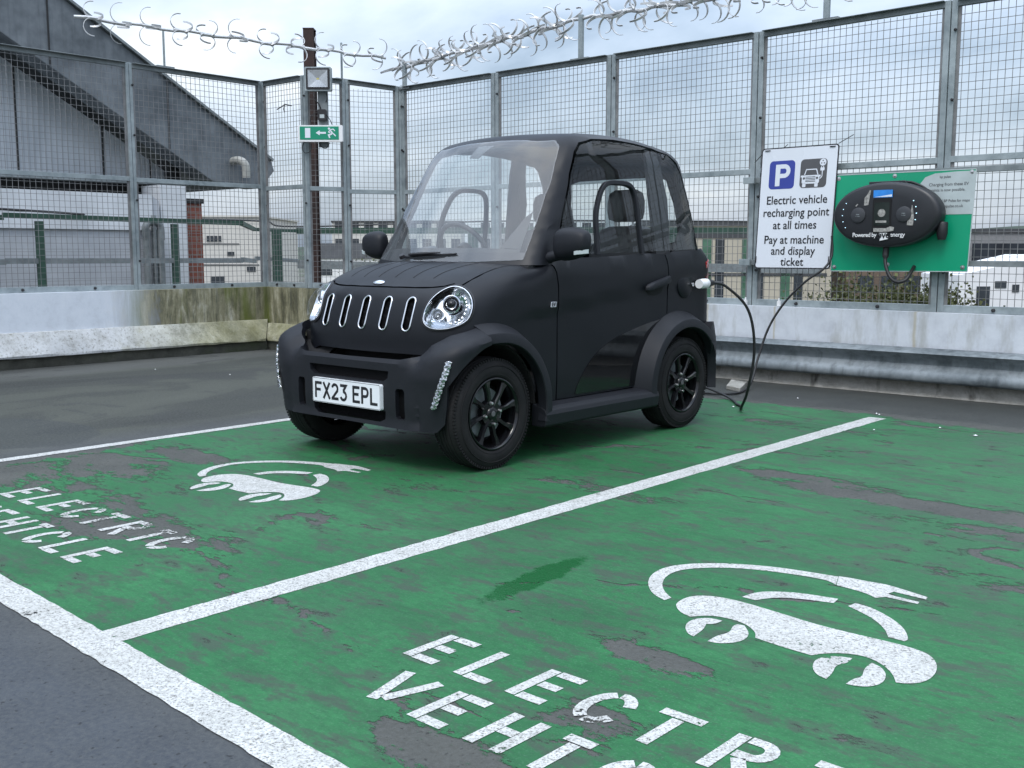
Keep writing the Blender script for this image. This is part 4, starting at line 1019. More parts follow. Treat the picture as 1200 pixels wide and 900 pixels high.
# ------------------------------------------------------------------ far background
def mat_ground():
    t = NT('town ground'); n = t.noise(.05, 6, .6)
    t.bsdf(t.ramp(n, [(.35, (.05, .075, .03)), (.5, (.09, .09, .075)), (.65, (.12, .115, .10))]), .9); return t.m
m = MB().add([(-3000, -3000, -9), (3000, -3000, -9), (3000, 3000, -9), (-3000, 3000, -9)], [(0, 1, 2, 3)]); structure(obj('ground', m, mat_ground()))
M['bank'] = plain('rough yellow grass', (.17, .16, .055), .95, var=.5, scale=.6)
M['hill'] = plain('wooded hill', (.030, .048, .030), .95, var=.5, scale=.03)
def hill(name, x0, x1, y, h, seed, mat, d=60):
    random.seed(seed); n = 60; ph = [random.uniform(0, 6) for _ in range(4)]
    m = MB(); secs = []
    for i in range(n + 1):
        x = x0 + (x1 - x0) * i / n; z = h * (.75 + .12 * math.sin(i * .13 + ph[0]) + .08 * math.sin(i * .33 + ph[1]) + .04 * math.sin(i * .9 + ph[2]))
        e = min(1, i / 6, (n - i) / 6); z = -9 + (z + 9) * e
        secs.append([(x, y - d, -9.2), (x, y - d * .3, -9 + (z + 9) * .7), (x, y, z), (x, y + d, -9.2)])
    m.sweep(secs, closeprof=False); return structure(obj(name, m, mat, smooth=60))
hill('hill', -260, 330, 470, 14, 3, 'hill', 120)
hill('grass_bank', -80, -38, 66, .3, 5, 'bank', 12)
hill('hill', -900, -200, 560, 9, 9, 'hill', 120)
random.seed(11)
M['officebeige'] = plain('beige stone cladding', (.42, .38, .30), .8, var=.1, scale=.4)
M['officedark'] = plain('dark window glass', (.035, .042, .05), .15, var=.3, scale=.5)
M['officegreen'] = plain('green glazing', (.06, .13, .085), .2, var=.4, scale=.8)
M['roofdark'] = plain('dark roof edge', (.05, .052, .055), .7)
M['pale'] = plain('pale concrete facade', (.52, .50, .46), .8, var=.08, scale=.3)
M['whitewall'] = plain('white wall', (.70, .70, .70), .7, var=.05, scale=.5)
M['brickfar'] = mat_brick('distant red brick', (.20, .075, .05), (.16, .06, .045), (.2, .17, .15), 1, 'xz')
M['roofgrey'] = plain('slate roof', (.09, .095, .105), .7, var=.2, scale=1)
def frame_of(p0, p1):
    a, c = Vector((*p0, 0)), Vector((*p1, 0)); u = (c - a).normalized(); return a, u, Vector((u.y, -u.x, 0)), (c - a).length
def block(name, label, p0, p1, z0, z1, depth, wall, wins, roof='roofdark', cols=None, cat='building', winmat='officedark', par=.25):
    """p0->p1 is the plan line of the facade facing the car park; wins = list of (u0,u1,z0,z1) openings glazed 8 cm back"""
    a, u, n, L = frame_of(p0, p1); root = empty(name, ((a + u * L / 2).x, (a + u * L / 2).y, z0)); tag(root, label, cat)
    up = Vector((0, 0, 1))
    obj('wall', MB().obox(a + u * L / 2 - n * depth / 2 + up * (z0 + z1) / 2, u * L / 2, n * depth / 2, up * (z1 - z0) / 2), wall, root)
    if roof: obj('roof', MB().obox(a + u * L / 2 - n * depth / 2 + up * (z1 + par / 2 + .002), u * (L / 2 + .12), n * (depth / 2 + .12), up * par / 2), roof, root)
    for (u0, u1, w0, w1, *mm) in wins:
        c = a + u * (u0 + u1) / 2 + up * (w0 + w1) / 2 + n * .02
        o = obj('window', MB().obox(c, u * (u1 - u0) / 2, n * .025, up * (w1 - w0) / 2), mm[0] if mm else winmat, root)
    return root
# office with tall bays seen between the car and the parking sign, and behind the charger
bays = []
for i in range(14):
    x = .6 + i * 2.6
    bays += [(x + .9, x + 1.5, -6, 1.9, 'officegreen'), (x + 1.75, x + 2.35, -6, 1.9, 'officedark')]
bays += [(0.1, 36, -.55, -.35, 'roofdark'), (.1, 36, 1.95, 2.35, 'roofdark')]
block('office_building', 'beige office block with tall green and dark window bays, behind the car tail', (-41, 58.3), (-31.2, 66.2), -9, 2.75, 12, 'officebeige', [q for q in bays if q[0] < 12.0 and q[1] <= 12.4] + [(.1, 12.3, -.55, -.35, 'roofdark'), (.1, 12.3, 1.95, 2.35, 'roofdark')], par=.3)
w2 = []
for i in range(8):
    for zz in (-3.2, -1.6, .0): w2.append((.8 + i * 1.5, 1.8 + i * 1.5, zz, zz + 1.05))
block('office_building', 'low brown brick office behind the foot of the parking sign and charger', (-31.0, 68), (-21.5, 74.5), -9, .4, 10, plain('brown brick', (.13, .095, .07), .9, var=.2, scale=1), w2)
block('office_building', 'dark flat roofed building at the right edge beyond the green board', (-24.5, 72.0), (-16.5, 79.5), -9, 2.3, 10, plain('grey panel wall', (.20, .20, .20), .8), [(.3, 10.5, .2, 1.6), (.3, 10.5, -1.9, -.9)])
block('house', 'tan block peeping above the dark building at the right edge', (-20.8, 86), (-15.5, 91), -9, 2.9, 8, plain('tan render', (.40, .31, .20), .8), [], None)
rr = empty('white_building', (-19.4, 58.6, -9)); tag(rr, 'white gabled building with dark doorway at the right edge below the green board', 'building')
a, u, n, L = frame_of((-20.2, 58.3), (-14.0, 63.4)); up = Vector((0, 0, 1))
poly = [(0, -9), (L, -9), (L, .9), (.6 * L, .9), (0, -.2)]
m = MB(); m.prism(poly, lambda p, q, h: tuple(a + u * p + up * q + n * h), -6, 0); obj('wall', m, 'whitewall', rr)
obj('doorway', MB().obox(a + u * 1.3 + up * (-1.7) + n * .02, u * .35, n * .03, up * .9), 'officedark', rr)
obj('window', MB().obox(a + u * 3.0 + up * (-.9) + n * .02, u * .18, n * .03, up * .2), 'officedark', rr)
obj('window', MB().obox(a + u * 2.2 + up * (-.7) + n * .02, u * .3, n * .03, up * .18), 'officedark', rr)
# modern pale block beyond the left fence corner
pw = [(2.2, 3.0, 2.0 - 1.15, 2.3 - 1.15)]
pw = []
for i in range(5): pw.append((.35 + i * .55, .7 + i * .55, 1.55, 2.0))
pw += [(2.0, 3.4, .25, .62), (4.6, 7.2, -1.35, -.95), (-.0, 1.2, -1.5, -1.0), (.1, 9, -.62, -.55, 'roofdark'), (.1, 5.2, .82, .88, 'roofdark'), (.1, 9, -3.1, -2.7)]
pw = [(7.85 + k_ * .22, 8.02 + k_ * .22, 1.62, 1.95) for k_ in range(4)] + [(9.0, 9.4, .82, 1.05), (10.1, 10.6, -.08, .2), (7.6, 9.7, 1.47, 1.52, 'roofdark'), (.1, 10.8, .60, .66, 'roofdark'), (.1, 10.8, .28, .33, 'roofdark'), (8.0, 8.8, -.75, -.35)]
for k_ in range(12): pw.append((.3 + k_ * .6, .7 + k_ * .6, 1.62, 1.95))
block('concrete_building', 'pale modern concrete building with strip windows beyond the left fence', (-59.5, 28.3), (-51.3, 35.5), -9, 3.0, 10, 'pale', pw, 'pale', par=.1)
# tower of flats grid
tw = []
for i in range(9):
    for k in range(6): tw.append((.4 + i * 1.9, 1.6 + i * 1.9, -8 + k * 2.1, -6.8 + k * 2.1))
tw2 = [(a_, b_, c_ + 1.2, d_ + 1.2) for a_, b_, c_, d_ in tw]
block('flats', 'pale block of flats with grid of windows, seen left of the car bonnet', (-111, 88), (-98.5, 99.5), -9, 4.9, 12, 'pale', tw2, 'roofdark', cat='flats')
block('flats', 'second grey block of flats with grid windows behind the windscreen', (-97, 101), (-83, 113), -9, 3.9, 12, plain('grey render', (.36, .36, .36), .8, scale=.3), tw2, 'roofdark', cat='flats')
block('house', 'grey roofed house between the left fence and corner fence', (-84, 64), (-77, 70), -9, .4, 9, 'whitewall', [(.8, 2, -1.2, -.2), (4, 5.4, -1.2, -.2)], 'roofgrey', par=1.5)
# brick terrace further to the right, it shows as a reflection in the car windows
tw3 = [(1 + i * 3.0, 2.3 + i * 3.0, zz, zz + 1.7) for i in range(11) for zz in (-1.4, -5.0)]
block('brick_terrace', 'red brick terrace with tall windows outside the frame to the right', (-12, 66), (22, 58), -9, 2.4, 12, 'brickfar', tw3, 'roofgrey', par=1.2)
block('warehouse', 'long grey warehouse outside the frame, further right', (26, 58), (60, 30), -9, 3.6, 20, 'clad', [], 'roofgrey')
# flats rising behind the bonnet, trees
def mat_leaf(name, a, b_):
    t = NT(name); f = t.noise(1.3, 4); t.bsdf(t.ramp(f, [(.35, a), (.65, b_)]), .8); return t.m
M['leaf'] = mat_leaf('olive spring leaves', (.045, .055, .016), (.105, .115, .04)); M['leafdark'] = mat_leaf('dark leaves', (.02, .035, .014), (.05, .075, .025))
M['twig'] = plain('bare twigs', (.13, .11, .085), .9)
def tree(label, x, y, ztop, rad, mat, n=2200, leafs=.10, bare=False, group=None):
    random.seed(int(abs(x * 31 + y * 7))); h = ztop + 9
    ztop += .15; rad *= 1.1
    root = empty('tree', (x, y, -9)); tag(root, label, 'tree', group)
    m = MB(); m.tube([(x, y, -9), (x + .1, y, -9 + h * .5), (x, y + .1, -9 + h * .8)], [.25, .18, .05], 8)
    clumps = []
    for k in range(14):
        an = random.uniform(0, 2 * PI); rr_ = rad * random.uniform(.2, .85); zz = -9 + h * random.uniform(.42, .92)
        c = Vector((x + rr_ * math.cos(an), y + rr_ * math.sin(an), zz)); clumps.append(c)
        m.tube([(x, y, -9 + h * .3 + k * .1), tuple((Vector((x, y, -9 + h * .4)) + c) / 2), tuple(c)], [.09, .05, .015], 5)
    obj('trunk', m, 'twig', root)
    m = MB()
    for k in range(n):
        c = random.choice(clumps); v = Vector((random.gauss(0, 1), random.gauss(0, 1), random.gauss(0, .8))) * rad * .24 + c
        if bare:
            d = (v - Vector((x, y, -9 + h * .5))).normalized() * leafs * 4; m.bar(v, v + d, .02, .02)
        else:
            t1 = Vector((random.uniform(-1, 1), random.uniform(-1, 1), random.uniform(-1, 1))).normalized(); t2 = t1.cross(Vector((random.random(), 1, .3))).normalized()
            s_ = leafs * random.uniform(.6, 1.5); m.add([v - t1 * s_, v + t2 * s_, v + t1 * s_, v - t2 * s_], [(0, 1, 2, 3)])
    obj('crown', m, mat, root)
tree('olive leaved tree below the right edge of the parking sign', -19.5, 43.5, .1, 2.4, 'leaf', 11000, .065)
tree('olive leaved tree below the oval charger', -17.2, 46.5, -.1, 2.6, 'leaf', 11000, .065)
tree('dark tree below the green board, beside the white building', -14.8, 47.5, -.6, 1.6, 'leafdark', 6000, .065)
tree('yellowish tree behind the car tail at the foot of the beige office', -27.0, 42.0, -.6, 2.0, 'leaf', 7000, .06)
tree('bare twiggy tree in front of the pale concrete building', -46.5, 28.2, -.6, 2.0, 'twig', 1600, .09, True)
tree('dark bushy tree beyond the corner fence, left of the bonnet', -62, 55.5, -.4, 2.6, 'leafdark', 6000, .08)
tree('dark tree at the far left of the flats', -70, 61, .2, 2.6, 'leaf', 6000, .08)

# ------------------------------------------------------------------ the car
XC = -3.91
def sst(x): x = max(0., min(1., x)); return x * x * (3 - 2 * x)
def smax(a, b, k):
    h = max(k - abs(a - b), 0.0); return max(a, b) + h * h / (4 * k)
def beltz(y): return .962 + .040 * max(0., min(1., (y - 4.0) / .95)) + .012 * max(0., min(1., (y - 4.95) / .3))
def F1(u, y, z):
    """lower body"""
    u = abs(u)
    ws = .607 - .22 * max(0, z - .84) ** 2 * 1.5 - .05 * max(0, .42 - z) ** 2 * 4
    zc = .721 + (y - 4.0) * .112
    ws -= .011 * sst((zc - z) / .03 + .5) * sst((y - 3.6) / .3)
    side = u - ws
    front = (3.265 + .26 * u * u + max(0, z - .60) ** 2 * 1.45) - y
    front += -.10 * max(0, .55 - z)
    rear = y - (5.565 - .30 * u * u - .04 * max(0, z - .7))
    t_ = max(0., min(1., (y - 3.30) / .45))
    zh = .842 + .118 * (1 - (1 - t_) ** 1.7) - .055 * (u / .6) ** 2 * (1 - .6 * sst((y - 3.5) / .45))
    zt = zh + (beltz(y) + .014 - zh) * sst((y - 3.86) / .18)
    kk = .11 - .06 * sst((y - 3.8) / .2)
    f = smax(side, front, .20); f = smax(f, rear, .10)
    return smax(f, z - zt, kk if y > 3.42 else .05 + .06 * sst((y - 3.30) / .12))
def F2(u, y, z):
    """cabin"""
    u = abs(u)
    side = u - (.590 - (z - .96) * .125)
    front = 3.715 + .48 * u * u + (z - .96) * .66 + .10 * max(0, z - 1.3) ** 2 - y
    rear = y - (5.51 - .42 * u * u - (z - .96) * .22 - .12 * max(0, z - 1.2))
    roof = z - (1.640 - .10 * u * u - .16 * (y - 4.62) ** 2)
    f = smax(side, front, .06); f = smax(f, rear, .09)
    return smax(f, roof, .085)
class Shell:
    def __init__(s, F, a, y0, y1, z0, Lq, r=.30):
        s.F, s.a, s.y0, s.y1, s.z0, s.Lq, s.r = F, a, y0, y1, z0, Lq, r; s.Lc = r * PI / 2
        s.s1 = a; s.s2 = a + s.Lc; s.s3 = s.s2 + (y1 - y0); s.s4 = s.s3 + s.Lc; s.s5 = s.s4 + a
    def org(s, q):
        sg = -1 if q < 0 else 1; q = abs(q)
        if q <= s.s1: o, d = (q, s.y0), (0, -1)
        elif q <= s.s2: th = (q - s.a) / s.r; o, d = (s.a, s.y0), (math.sin(th), -math.cos(th))
        elif q <= s.s3: o, d = (s.a, s.y0 + q - s.s2), (1, 0)
        elif q <= s.s4: th = (q - s.s3) / s.r; o, d = (s.a, s.y1), (math.cos(th), math.sin(th))
        else: o, d = (max(0, s.a - (q - s.s4)), s.y1), (0, 1)
        return sg, o, d
    def lift(s, q, b, off=0.0):
        sg, o, d = s.org(q)
        if b <= s.z0: O = (o[0], o[1], b); D = (d[0], d[1], 0)
        elif b <= s.z0 + s.Lq:
            ph = (b - s.z0) / s.Lq * PI / 2; O = (o[0], o[1], s.z0); D = (d[0] * math.cos(ph), d[1] * math.cos(ph), math.sin(ph))
        else:
            ta = min(1, (b - s.z0 - s.Lq) / .3); ty = max(s.y0 + s.a, min(s.y1 - s.a, o[1]))
            O = (o[0] * (1 - ta), o[1] + (ty - o[1]) * ta, s.z0); D = (0, 0, 1)
        lo, hi = 0.0, 1.1
        for _ in range(26):
            m = (lo + hi) / 2
            if s.F(O[0] + D[0] * m, O[1] + D[1] * m, O[2] + D[2] * m) < 0: lo = m
            else: hi = m
        m = lo + off
        return Vector((XC + sg * (O[0] + D[0] * m), O[1] + D[1] * m, O[2] + D[2] * m))
    def inv(s, u, y, z):
        sg = -1 if u < 0 else 1; u = abs(u)
        cx = min(u, s.a); cy = max(s.y0, min(s.y1, y)); dx, dy = u - cx, y - cy; d = math.hypot(dx, dy)
        if y < s.y0: q = cx if u <= s.a else s.a + math.atan2(dx, -dy) * s.r
        elif y > s.y1: q = s.s4 + (s.a - cx) if u <= s.a else s.s3 + math.atan2(dy, dx) * s.r
        else: q = s.s2 + (y - s.y0)
        if z <= s.z0: return sg * q, z
        if d < 1e-6: return sg * q, s.z0 + s.Lq
        return sg * q, s.z0 + math.atan2(z - s.z0, d) / (PI / 2) * s.Lq
    def bis(s, f, lo, hi):
        for _ in range(34):
            m = (lo + hi) / 2
            if f(m) < 0: lo = m
            else: hi = m
        return lo
    def side(s, y, z):
        u = s.bis(lambda t: s.F(t, y, z), 0, 1); return s.inv(u, y, z)
    def front(s, u, z):
        y = -s.bis(lambda t: s.F(u, -t, z), -4.7, -2.8); return s.inv(u, y, z)
    def back(s, u, z):
        y = s.bis(lambda t: s.F(u, t, z), 4.7, 6); return s.inv(u, y, z)
    def top(s, u, y):
        z = s.bis(lambda t: s.F(u, y, t), .5, 2.0); return s.inv(u, y, z)
LB = Shell(F1, .28, 3.62, 5.15, .70, .34); GH = Shell(F2, .22, 4.38, 4.92, 1.36, .34)
CEN = (XC, 4.4, .7)
def body(shell, name, outline, holes, mat, par, h=.028, thick=.012, off=0.0, sg=1, smooth=35, fn=None):
    lf = fn or (lambda a, b: shell.lift(a, b, off))
    f2 = lf if sg > 0 else (lambda a, b: Vector((2 * XC - lf(a, b).x, lf(a, b).y, lf(a, b).z)))
    m = patch(outline, holes, f2, h, thick, CEN)
    return obj(name, m, mat, par, smooth=smooth)
car = empty('microcar', (XC, 4.30, 0)); tag(car, 'small matte black two seat electric car on charge in the green bay', 'car')
FW, RW, WZ = (3.515, .262), (5.10, .262), .262
def circ_yz(c, r, a0, a1, n=14): return [(c[0] + r * math.cos(R(a0 + (a1 - a0) * i / n)), c[1] + r * math.sin(R(a0 + (a1 - a0) * i / n))) for i in range(n + 1)]

# ---- front panel (grille face, wings) as one skin
def slot_outline(u0, zc=.716, hh=.077, hw=.024, k=1.0):
    o = []
    for cx, cz, a0 in ((u0, zc + hh - hw, 0), (u0, zc - hh + hw, 180)):
        o += [(cx + hw * k * math.cos(R(a0 + i * 22.5)), cz + hw * k * math.sin(R(a0 + i * 22.5)) + (0 if k == 1 else 0)) for i in range(9)]
    return o
slots = [-.312, -.156, -.004, .142, .286]
HLP = (.480, .752)   # head lamp centre u, z
hs, hb = LB.front(*HLP)
def lamp_outline(k=1.0, n=36):
    o = []
    for i in range(n):
        a = 2 * PI * i / n; x = .108 * k * math.cos(a) * (1 - .10 * math.sin(a)); y = .079 * k * math.sin(a) + .022 * math.cos(a) * k
        o.append((hs + x, hb + y))
    return o
outR = [(0, .534), (.28, .534), (.37, .533), (.44, .50), (.56, .50), (.63, .56)]
archR = [LB.side(y, z) for y, z in circ_yz(FW, .385, 108, 3, 14)]
outR += archR
outR += [LB.side(4.008, .262), LB.side(4.010, .50), LB.side(4.010, .70), LB.side(4.005, .84), LB.side(3.992, .905), LB.side(3.955, .948)]
outR += [LB.top(.590, 3.95), LB.top(.560, 3.905), LB.top(.515, 3.86)]
shut = [(.500, 3.80), (.497, 3.70), (.495, 3.60), (.490, 3.52), (.478, 3.455)]
outR += [LB.top(u, y) for u, y in shut]
frontedge = [(.440, .852), (.40, .842), (.34, .836), (.25, .834), (.12, .834), (.0, .834)]
outR += [LB.front(u, z) for u, z in frontedge[:-1]]
outline = outR + [LB.front(0, .834)] + [(-a, b) for a, b in outR[::-1]][:-1]
holes = []
for u0 in slots: holes.append([LB.front(u, z) for u, z in slot_outline(u0)])
holes.append(lamp_outline(1.08)); holes.append([(-a, b) for a, b in lamp_outline(1.08)][::-1])
fp = body(LB, 'front_panel', outline, holes, 'paint', car, h=.024, thick=.010)
# ---- bonnet
def lift_top(u, y): return Vector((XC + u, y, LB.bis(lambda t: F1(u, y, t), .5, 1.5)))
def fy(u, z): return -LB.bis(lambda t: F1(u, -t, z), -4.7, -2.8)
bon = [(u, fy(u, z + .001) + .004) for u, z in ((0, .836), (.12, .836), (.25, .836), (.34, .838), (.40, .844), (.435, .856))]
bon += [(.470, 3.45), (.484, 3.52), (.489, 3.60), (.491, 3.70), (.494, 3.80), (.497, 3.835), (.40, 3.775), (.25, 3.725), (.12, 3.702), (0, 3.695)]
bon = bon + [(-a, b) for a, b in bon[::-1]][1:-1]
bn = patch(bon, [], lambda a, b: lift_top(a, b), .03, .012, (XC, 3.6, .3)); bn = obj('bonnet', bn, 'paint', car, smooth=35)
m = MB()
for u in (-.30, -.18, -.06, .06, .18, .30):
    pts = []
    for i in range(13):
        y = 3.43 + .30 * u * u + (3.685 - 3.43 + .20 * u * u) * i / 12
        p = lift_top(u * (1 + .10 * i / 12), y); pts.append(p + Vector((0, 0, .0004)))
    secs = [[p + Vector((.0028, 0, 0)), p + Vector((0, 0, .0012)), p - Vector((.0028, 0, 0)), p - Vector((0, 0, .004))] for p in pts]
    obj('pressed_line', MB().sweep(secs), 'void', bn)
bc = lift_top(-.005, 3.385); m = MB(); nn = Vector((0, -.50, .87)).normalized(); t1 = Vector((1, 0, 0)); t2 = nn.cross(t1)
for r_, h0, nm, mt in ((1.0, .006, 'badge', 'chrome'), (.80, .0075, 'badge_centre', 'reflector')):
    ring = [bc + t1 * .040 * r_ * math.cos(i * PI / 12) + t2 * .017 * r_ * math.sin(i * PI / 12) for i in range(24)]
    mm = MB().sweep([[p - nn * .004 for p in ring], [p + nn * (h0 - .002) for p in ring], [bc + (p - bc) * .9 + nn * h0 for p in ring]]); o_ = obj(nm, mm, mt, bn, smooth=40)
# ---- grille slots
for u0 in slots:
    ring = [LB.lift(*LB.front(u, z), .001) for u, z in slot_outline(u0)]
    o_ = obj('grille_ring', MB().tube(ring, .0047, 8, closed=True), 'chrome', fp, smooth=60)
    q = [LB.front(u, z) for u, z in slot_outline(u0, k=1.1)]
    body(LB, 'grille_mesh', q, [], 'mesh', fp, h=.02, thick=.004, off=-.016)
# ---- head lamps
def lamp(sg):
    root = empty_part('headlight', car)
    def P(k, a, off):
        x = .108 * k * math.cos(a) * (1 - .10 * math.sin(a)); y = .079 * k * math.sin(a) + .022 * math.cos(a) * k
        p = LB.lift(hs + x, hb + y, off); return Vector((XC + sg * (p.x - XC), p.y, p.z))
    n = 40; A = [2 * PI * i / n for i in range(n)]
    S = lambda prof: [[P(k, a, off) for k, off in prof] for a in A]
    fix = lambda m: m
    m = MB().sweep(S([(1.09, -.004), (1.085, .006), (1.03, .008), (1.0, .001), (1.0, -.03), (1.09, -.03)]), closed=True)
    hl = obj('headlight', m, 'black', car, smooth=40)
    m = MB().sweep(S([(1.0, .004), (.985, .008), (.95, .008), (.935, -.004), (.93, -.03)]), closed=True, closeprof=False); obj('chrome_rim', m, 'chrome', hl, smooth=40)
    m = MB().sweep(S([(.945, -.006), (.90, -.035), (.75, -.060), (.50, -.072), (.25, -.076), (.001, -.077)]), closed=True, closeprof=False); obj('reflector_bowl', m, 'reflector', hl, smooth=30)
    c = P(0, 0, -.045); nrm = (P(0, 0, .05) - P(0, 0, -.05)).normalized()
    rt = nrm.cross(Vector((0, 0, 1))).normalized(); rt = rt if rt.x > 0 else -rt
    if sg < 0: rt = rt
    upv = nrm.cross(rt); upv = upv if upv.z > 0 else -upv
    for (dx, dz, r_, dep, nm) in ((sg * .018, .018, .038, .0, 'projector'), (-sg * .046, -.032, .026, -.004, 'indicator_bowl')):
        cc = c + rt * dx + upv * dz + nrm * dep
        m = MB().lathe([(r_, .030), (r_ * 1.10, .026), (r_ * 1.10, 0), (r_, 0), (r_ * .88, .024), (r_ * .55, .0), (.0, -.006)] if nm == 'indicator_bowl' else [(r_, .026), (r_ * 1.10, .024), (r_ * 1.12, -.01), (r_, -.01), (r_ * .9, .022), (r_ * .66, .010)], cc, nrm, 28)
        pj = obj(nm, m, 'chrome' if nm == 'projector' else 'reflector', hl, smooth=40)
        if nm == 'projector':
            m = MB().lathe([(r_ * .66, .008), (r_ * .60, .022), (r_ * .42, .032), (r_ * .2, .037), (0, .038)], cc, nrm, 24); obj('projector_lens', m, 'gloss', pj, smooth=60)
            m = MB().lathe([(r_ * .62, .0205), (r_ * .55, .026), (r_ * .50, .024)], cc, nrm, 24); obj('lens_ring', m, 'chrome', pj, smooth=60)
        else:
            m = MB().lathe([(0, .022), (.008, .018), (.009, 0)], cc, nrm, 12); obj('bulb', m, 'steel', pj, smooth=60)
    m = MB()
    for i in range(9):
        a = R(-78 + i * 11) if sg > 0 else R(-78 + i * 11)
        p = P(.80, a, -.018); m.lathe([(0, .007), (.006, .005), (.0075, 0)], p, nrm, 8)
    obj('running_light', m, 'chrome', hl, smooth=40)
    m = MB().sweep(S([(1.0, .004), (.93, .012), (.75, .022), (.5, .029), (.25, .032), (.001, .033)]), closed=True, closeprof=False); obj('lens', m, 'lens', hl, smooth=80)
def empty_part(n, p): return None
lamp(1); lamp(-1)

# ---- bumper: own outer surface
def F3(u, y, z):
    u = abs(u)
    side = u - (.688 - .16 * max(0, .34 - z))
    front = 3.163 + .035 * (u / .6) ** 4 + .12 * max(0, z - .44) ** 1.0 * sst((u - .3) / .2) * 1.2 + .08 * max(0, .30 - z) - y
    # recessed centre between the two wings
    front += .010 * (1 - sst((u - .455) / .05)) * sst((z - .20) / .04)
    return max(smax(side, front, .13), y - 6)
BP = Shell(F3, .28, 3.62, 5.15, 5.0, .3)
def bump_top(q):
    """upper edge height of bumper along s"""
    pts = [(0, .515), (.33, .518), (.395, .535), (.435, .585), (.50, .630), (.60, .662), (.72, .678)]
    q = abs(q)
    for (a, za), (b, zb) in zip(pts, pts[1:]):
        if q <= b: return za + (zb - za) * (q - a) / (b - a)
    return pts[-1][1]
def bump_lift(q, b):
    zt = bump_top(q); tuck = sst((abs(q) - .36) / .06); e = max(0., 1 - (zt - b) / .075)
    p = BP.lift(q, b, 0); off = -(.078 + .034 * sst((abs(q) - .43) / .06) - .012 * sst((p.y - 3.38) / .06)) * e ** 1.8 * tuck - (1 - tuck) * .012 * max(0, 1 - (zt - b) / .02) ** 2
    # facet next to the wheel opening
    d = math.hypot(p.y - FW[0], p.z - FW[1])
    if p.y < 3.6 and abs(p.x - XC) > .45: off -= max(0., (.378 - d)) * .30
    dirp = Vector((p.x - XC, p.y - 3.62, 0)) if p.y < 3.62 else Vector((p.x - XC, 0, 0)); sgx = 1 if p.x > XC else -1
    dirp = Vector((sgx * max(0, abs(p.x - XC) - .28), p.y - 3.62, 0)).normalized()
    return p + dirp * off
def bs(y, z):   # s on the bumper surface with given y
    u = BP.bis(lambda t: F3(t, y, z), 0, 1); return BP.inv(u, y, z)[0]
arc_ = [(bs(y, z), z) for y, z in circ_yz(FW, .330, 154, 101, 12)]
bo = [(0, .205), (.28, .203), (.45, .200), (arc_[0][0] - .03, .203), (arc_[0][0] - .008, .24), (arc_[0][0] - .002, .32)] + arc_
tops = [(bs(3.455, .678), .678)] + [(q, bump_top(q)) for q in (.66, .60, .50, .435, .415, .395, .33, .15)]
bo += tops
bo = [p for p in bo]
full = bo + [(0, .515)] + [(-a, b) for a, b in bo[::-1]][:-1]
def pf(u, z): return (u if abs(u) < .28 else (1 if u > 0 else -1) * BP.inv(abs(u), -BP.bis(lambda t: F3(abs(u), -t, z), -4.5, -2.8), z)[0], z)
h_up = [pf(u, z) for u, z in ((-.285, .430), (-.255, .412), (.255, .412), (.285, .430), (.292, .462), (-.292, .462))]
h_lo = [pf(u, z) for u, z in ((-.262, .238), (-.230, .222), (.230, .222), (.262, .238), (.268, .275), (-.268, .275))]
def vent(sg): return [pf(sg * u, z) for u, z in ((.335, .255), (.345, .245), (.385, .245), (.392, .255), (.392, .375), (.382, .386), (.345, .386), (.335, .375))]
hol = [h_up, h_lo, vent(1), vent(-1)[::-1]]
m = patch(full, hol, bump_lift, .022, .045, (XC, 3.7, .35)); bmp = obj('front_bumper', m, 'trim', car, smooth=28)
for q, nm in ((h_up, 'upper_grille'), (h_lo, 'lower_grille'), (vent(1), 'side_vent'), (vent(-1), 'side_vent')):
    m = patch(q, [], lambda a, b: BP.lift(a, b, -.026), .03, .003, (XC, 3.7, .35)); obj(nm, m, 'mesh', bmp)
# daytime light strips on the wings
def strip(sg):
    pts = [(.628, .528), (.625, .50), (.617, .46), (.605, .42), (.590, .375), (.578, .34), (.566, .31)]
    L = []
    for u, z in smoothpoly(pts, 3, False):
        yy = -BP.bis(lambda t: F3(u, -t, z), -4.5, -2.8); s_ = BP.inv(u, yy, z)[0]; L.append((s_, z))
    secs = []
    for i, (s_, z) in enumerate(L):
        w_ = .0065 + .003 * (i % 2) - (.004 if i in (0, len(L) - 1) else 0)
        g = []
        for ds, of in ((-w_, -.001), (-w_, .004), (0, .007), (w_, .004), (w_, -.001)):
            p = BP.lift(s_ + ds, z, of); g.append(Vector((XC + sg * (p.x - XC), p.y, p.z)))
        secs.append(g)
    obj('light_strip', MB().sweep(secs), 'faceted', bmp, smooth=20)
strip(1); strip(-1)
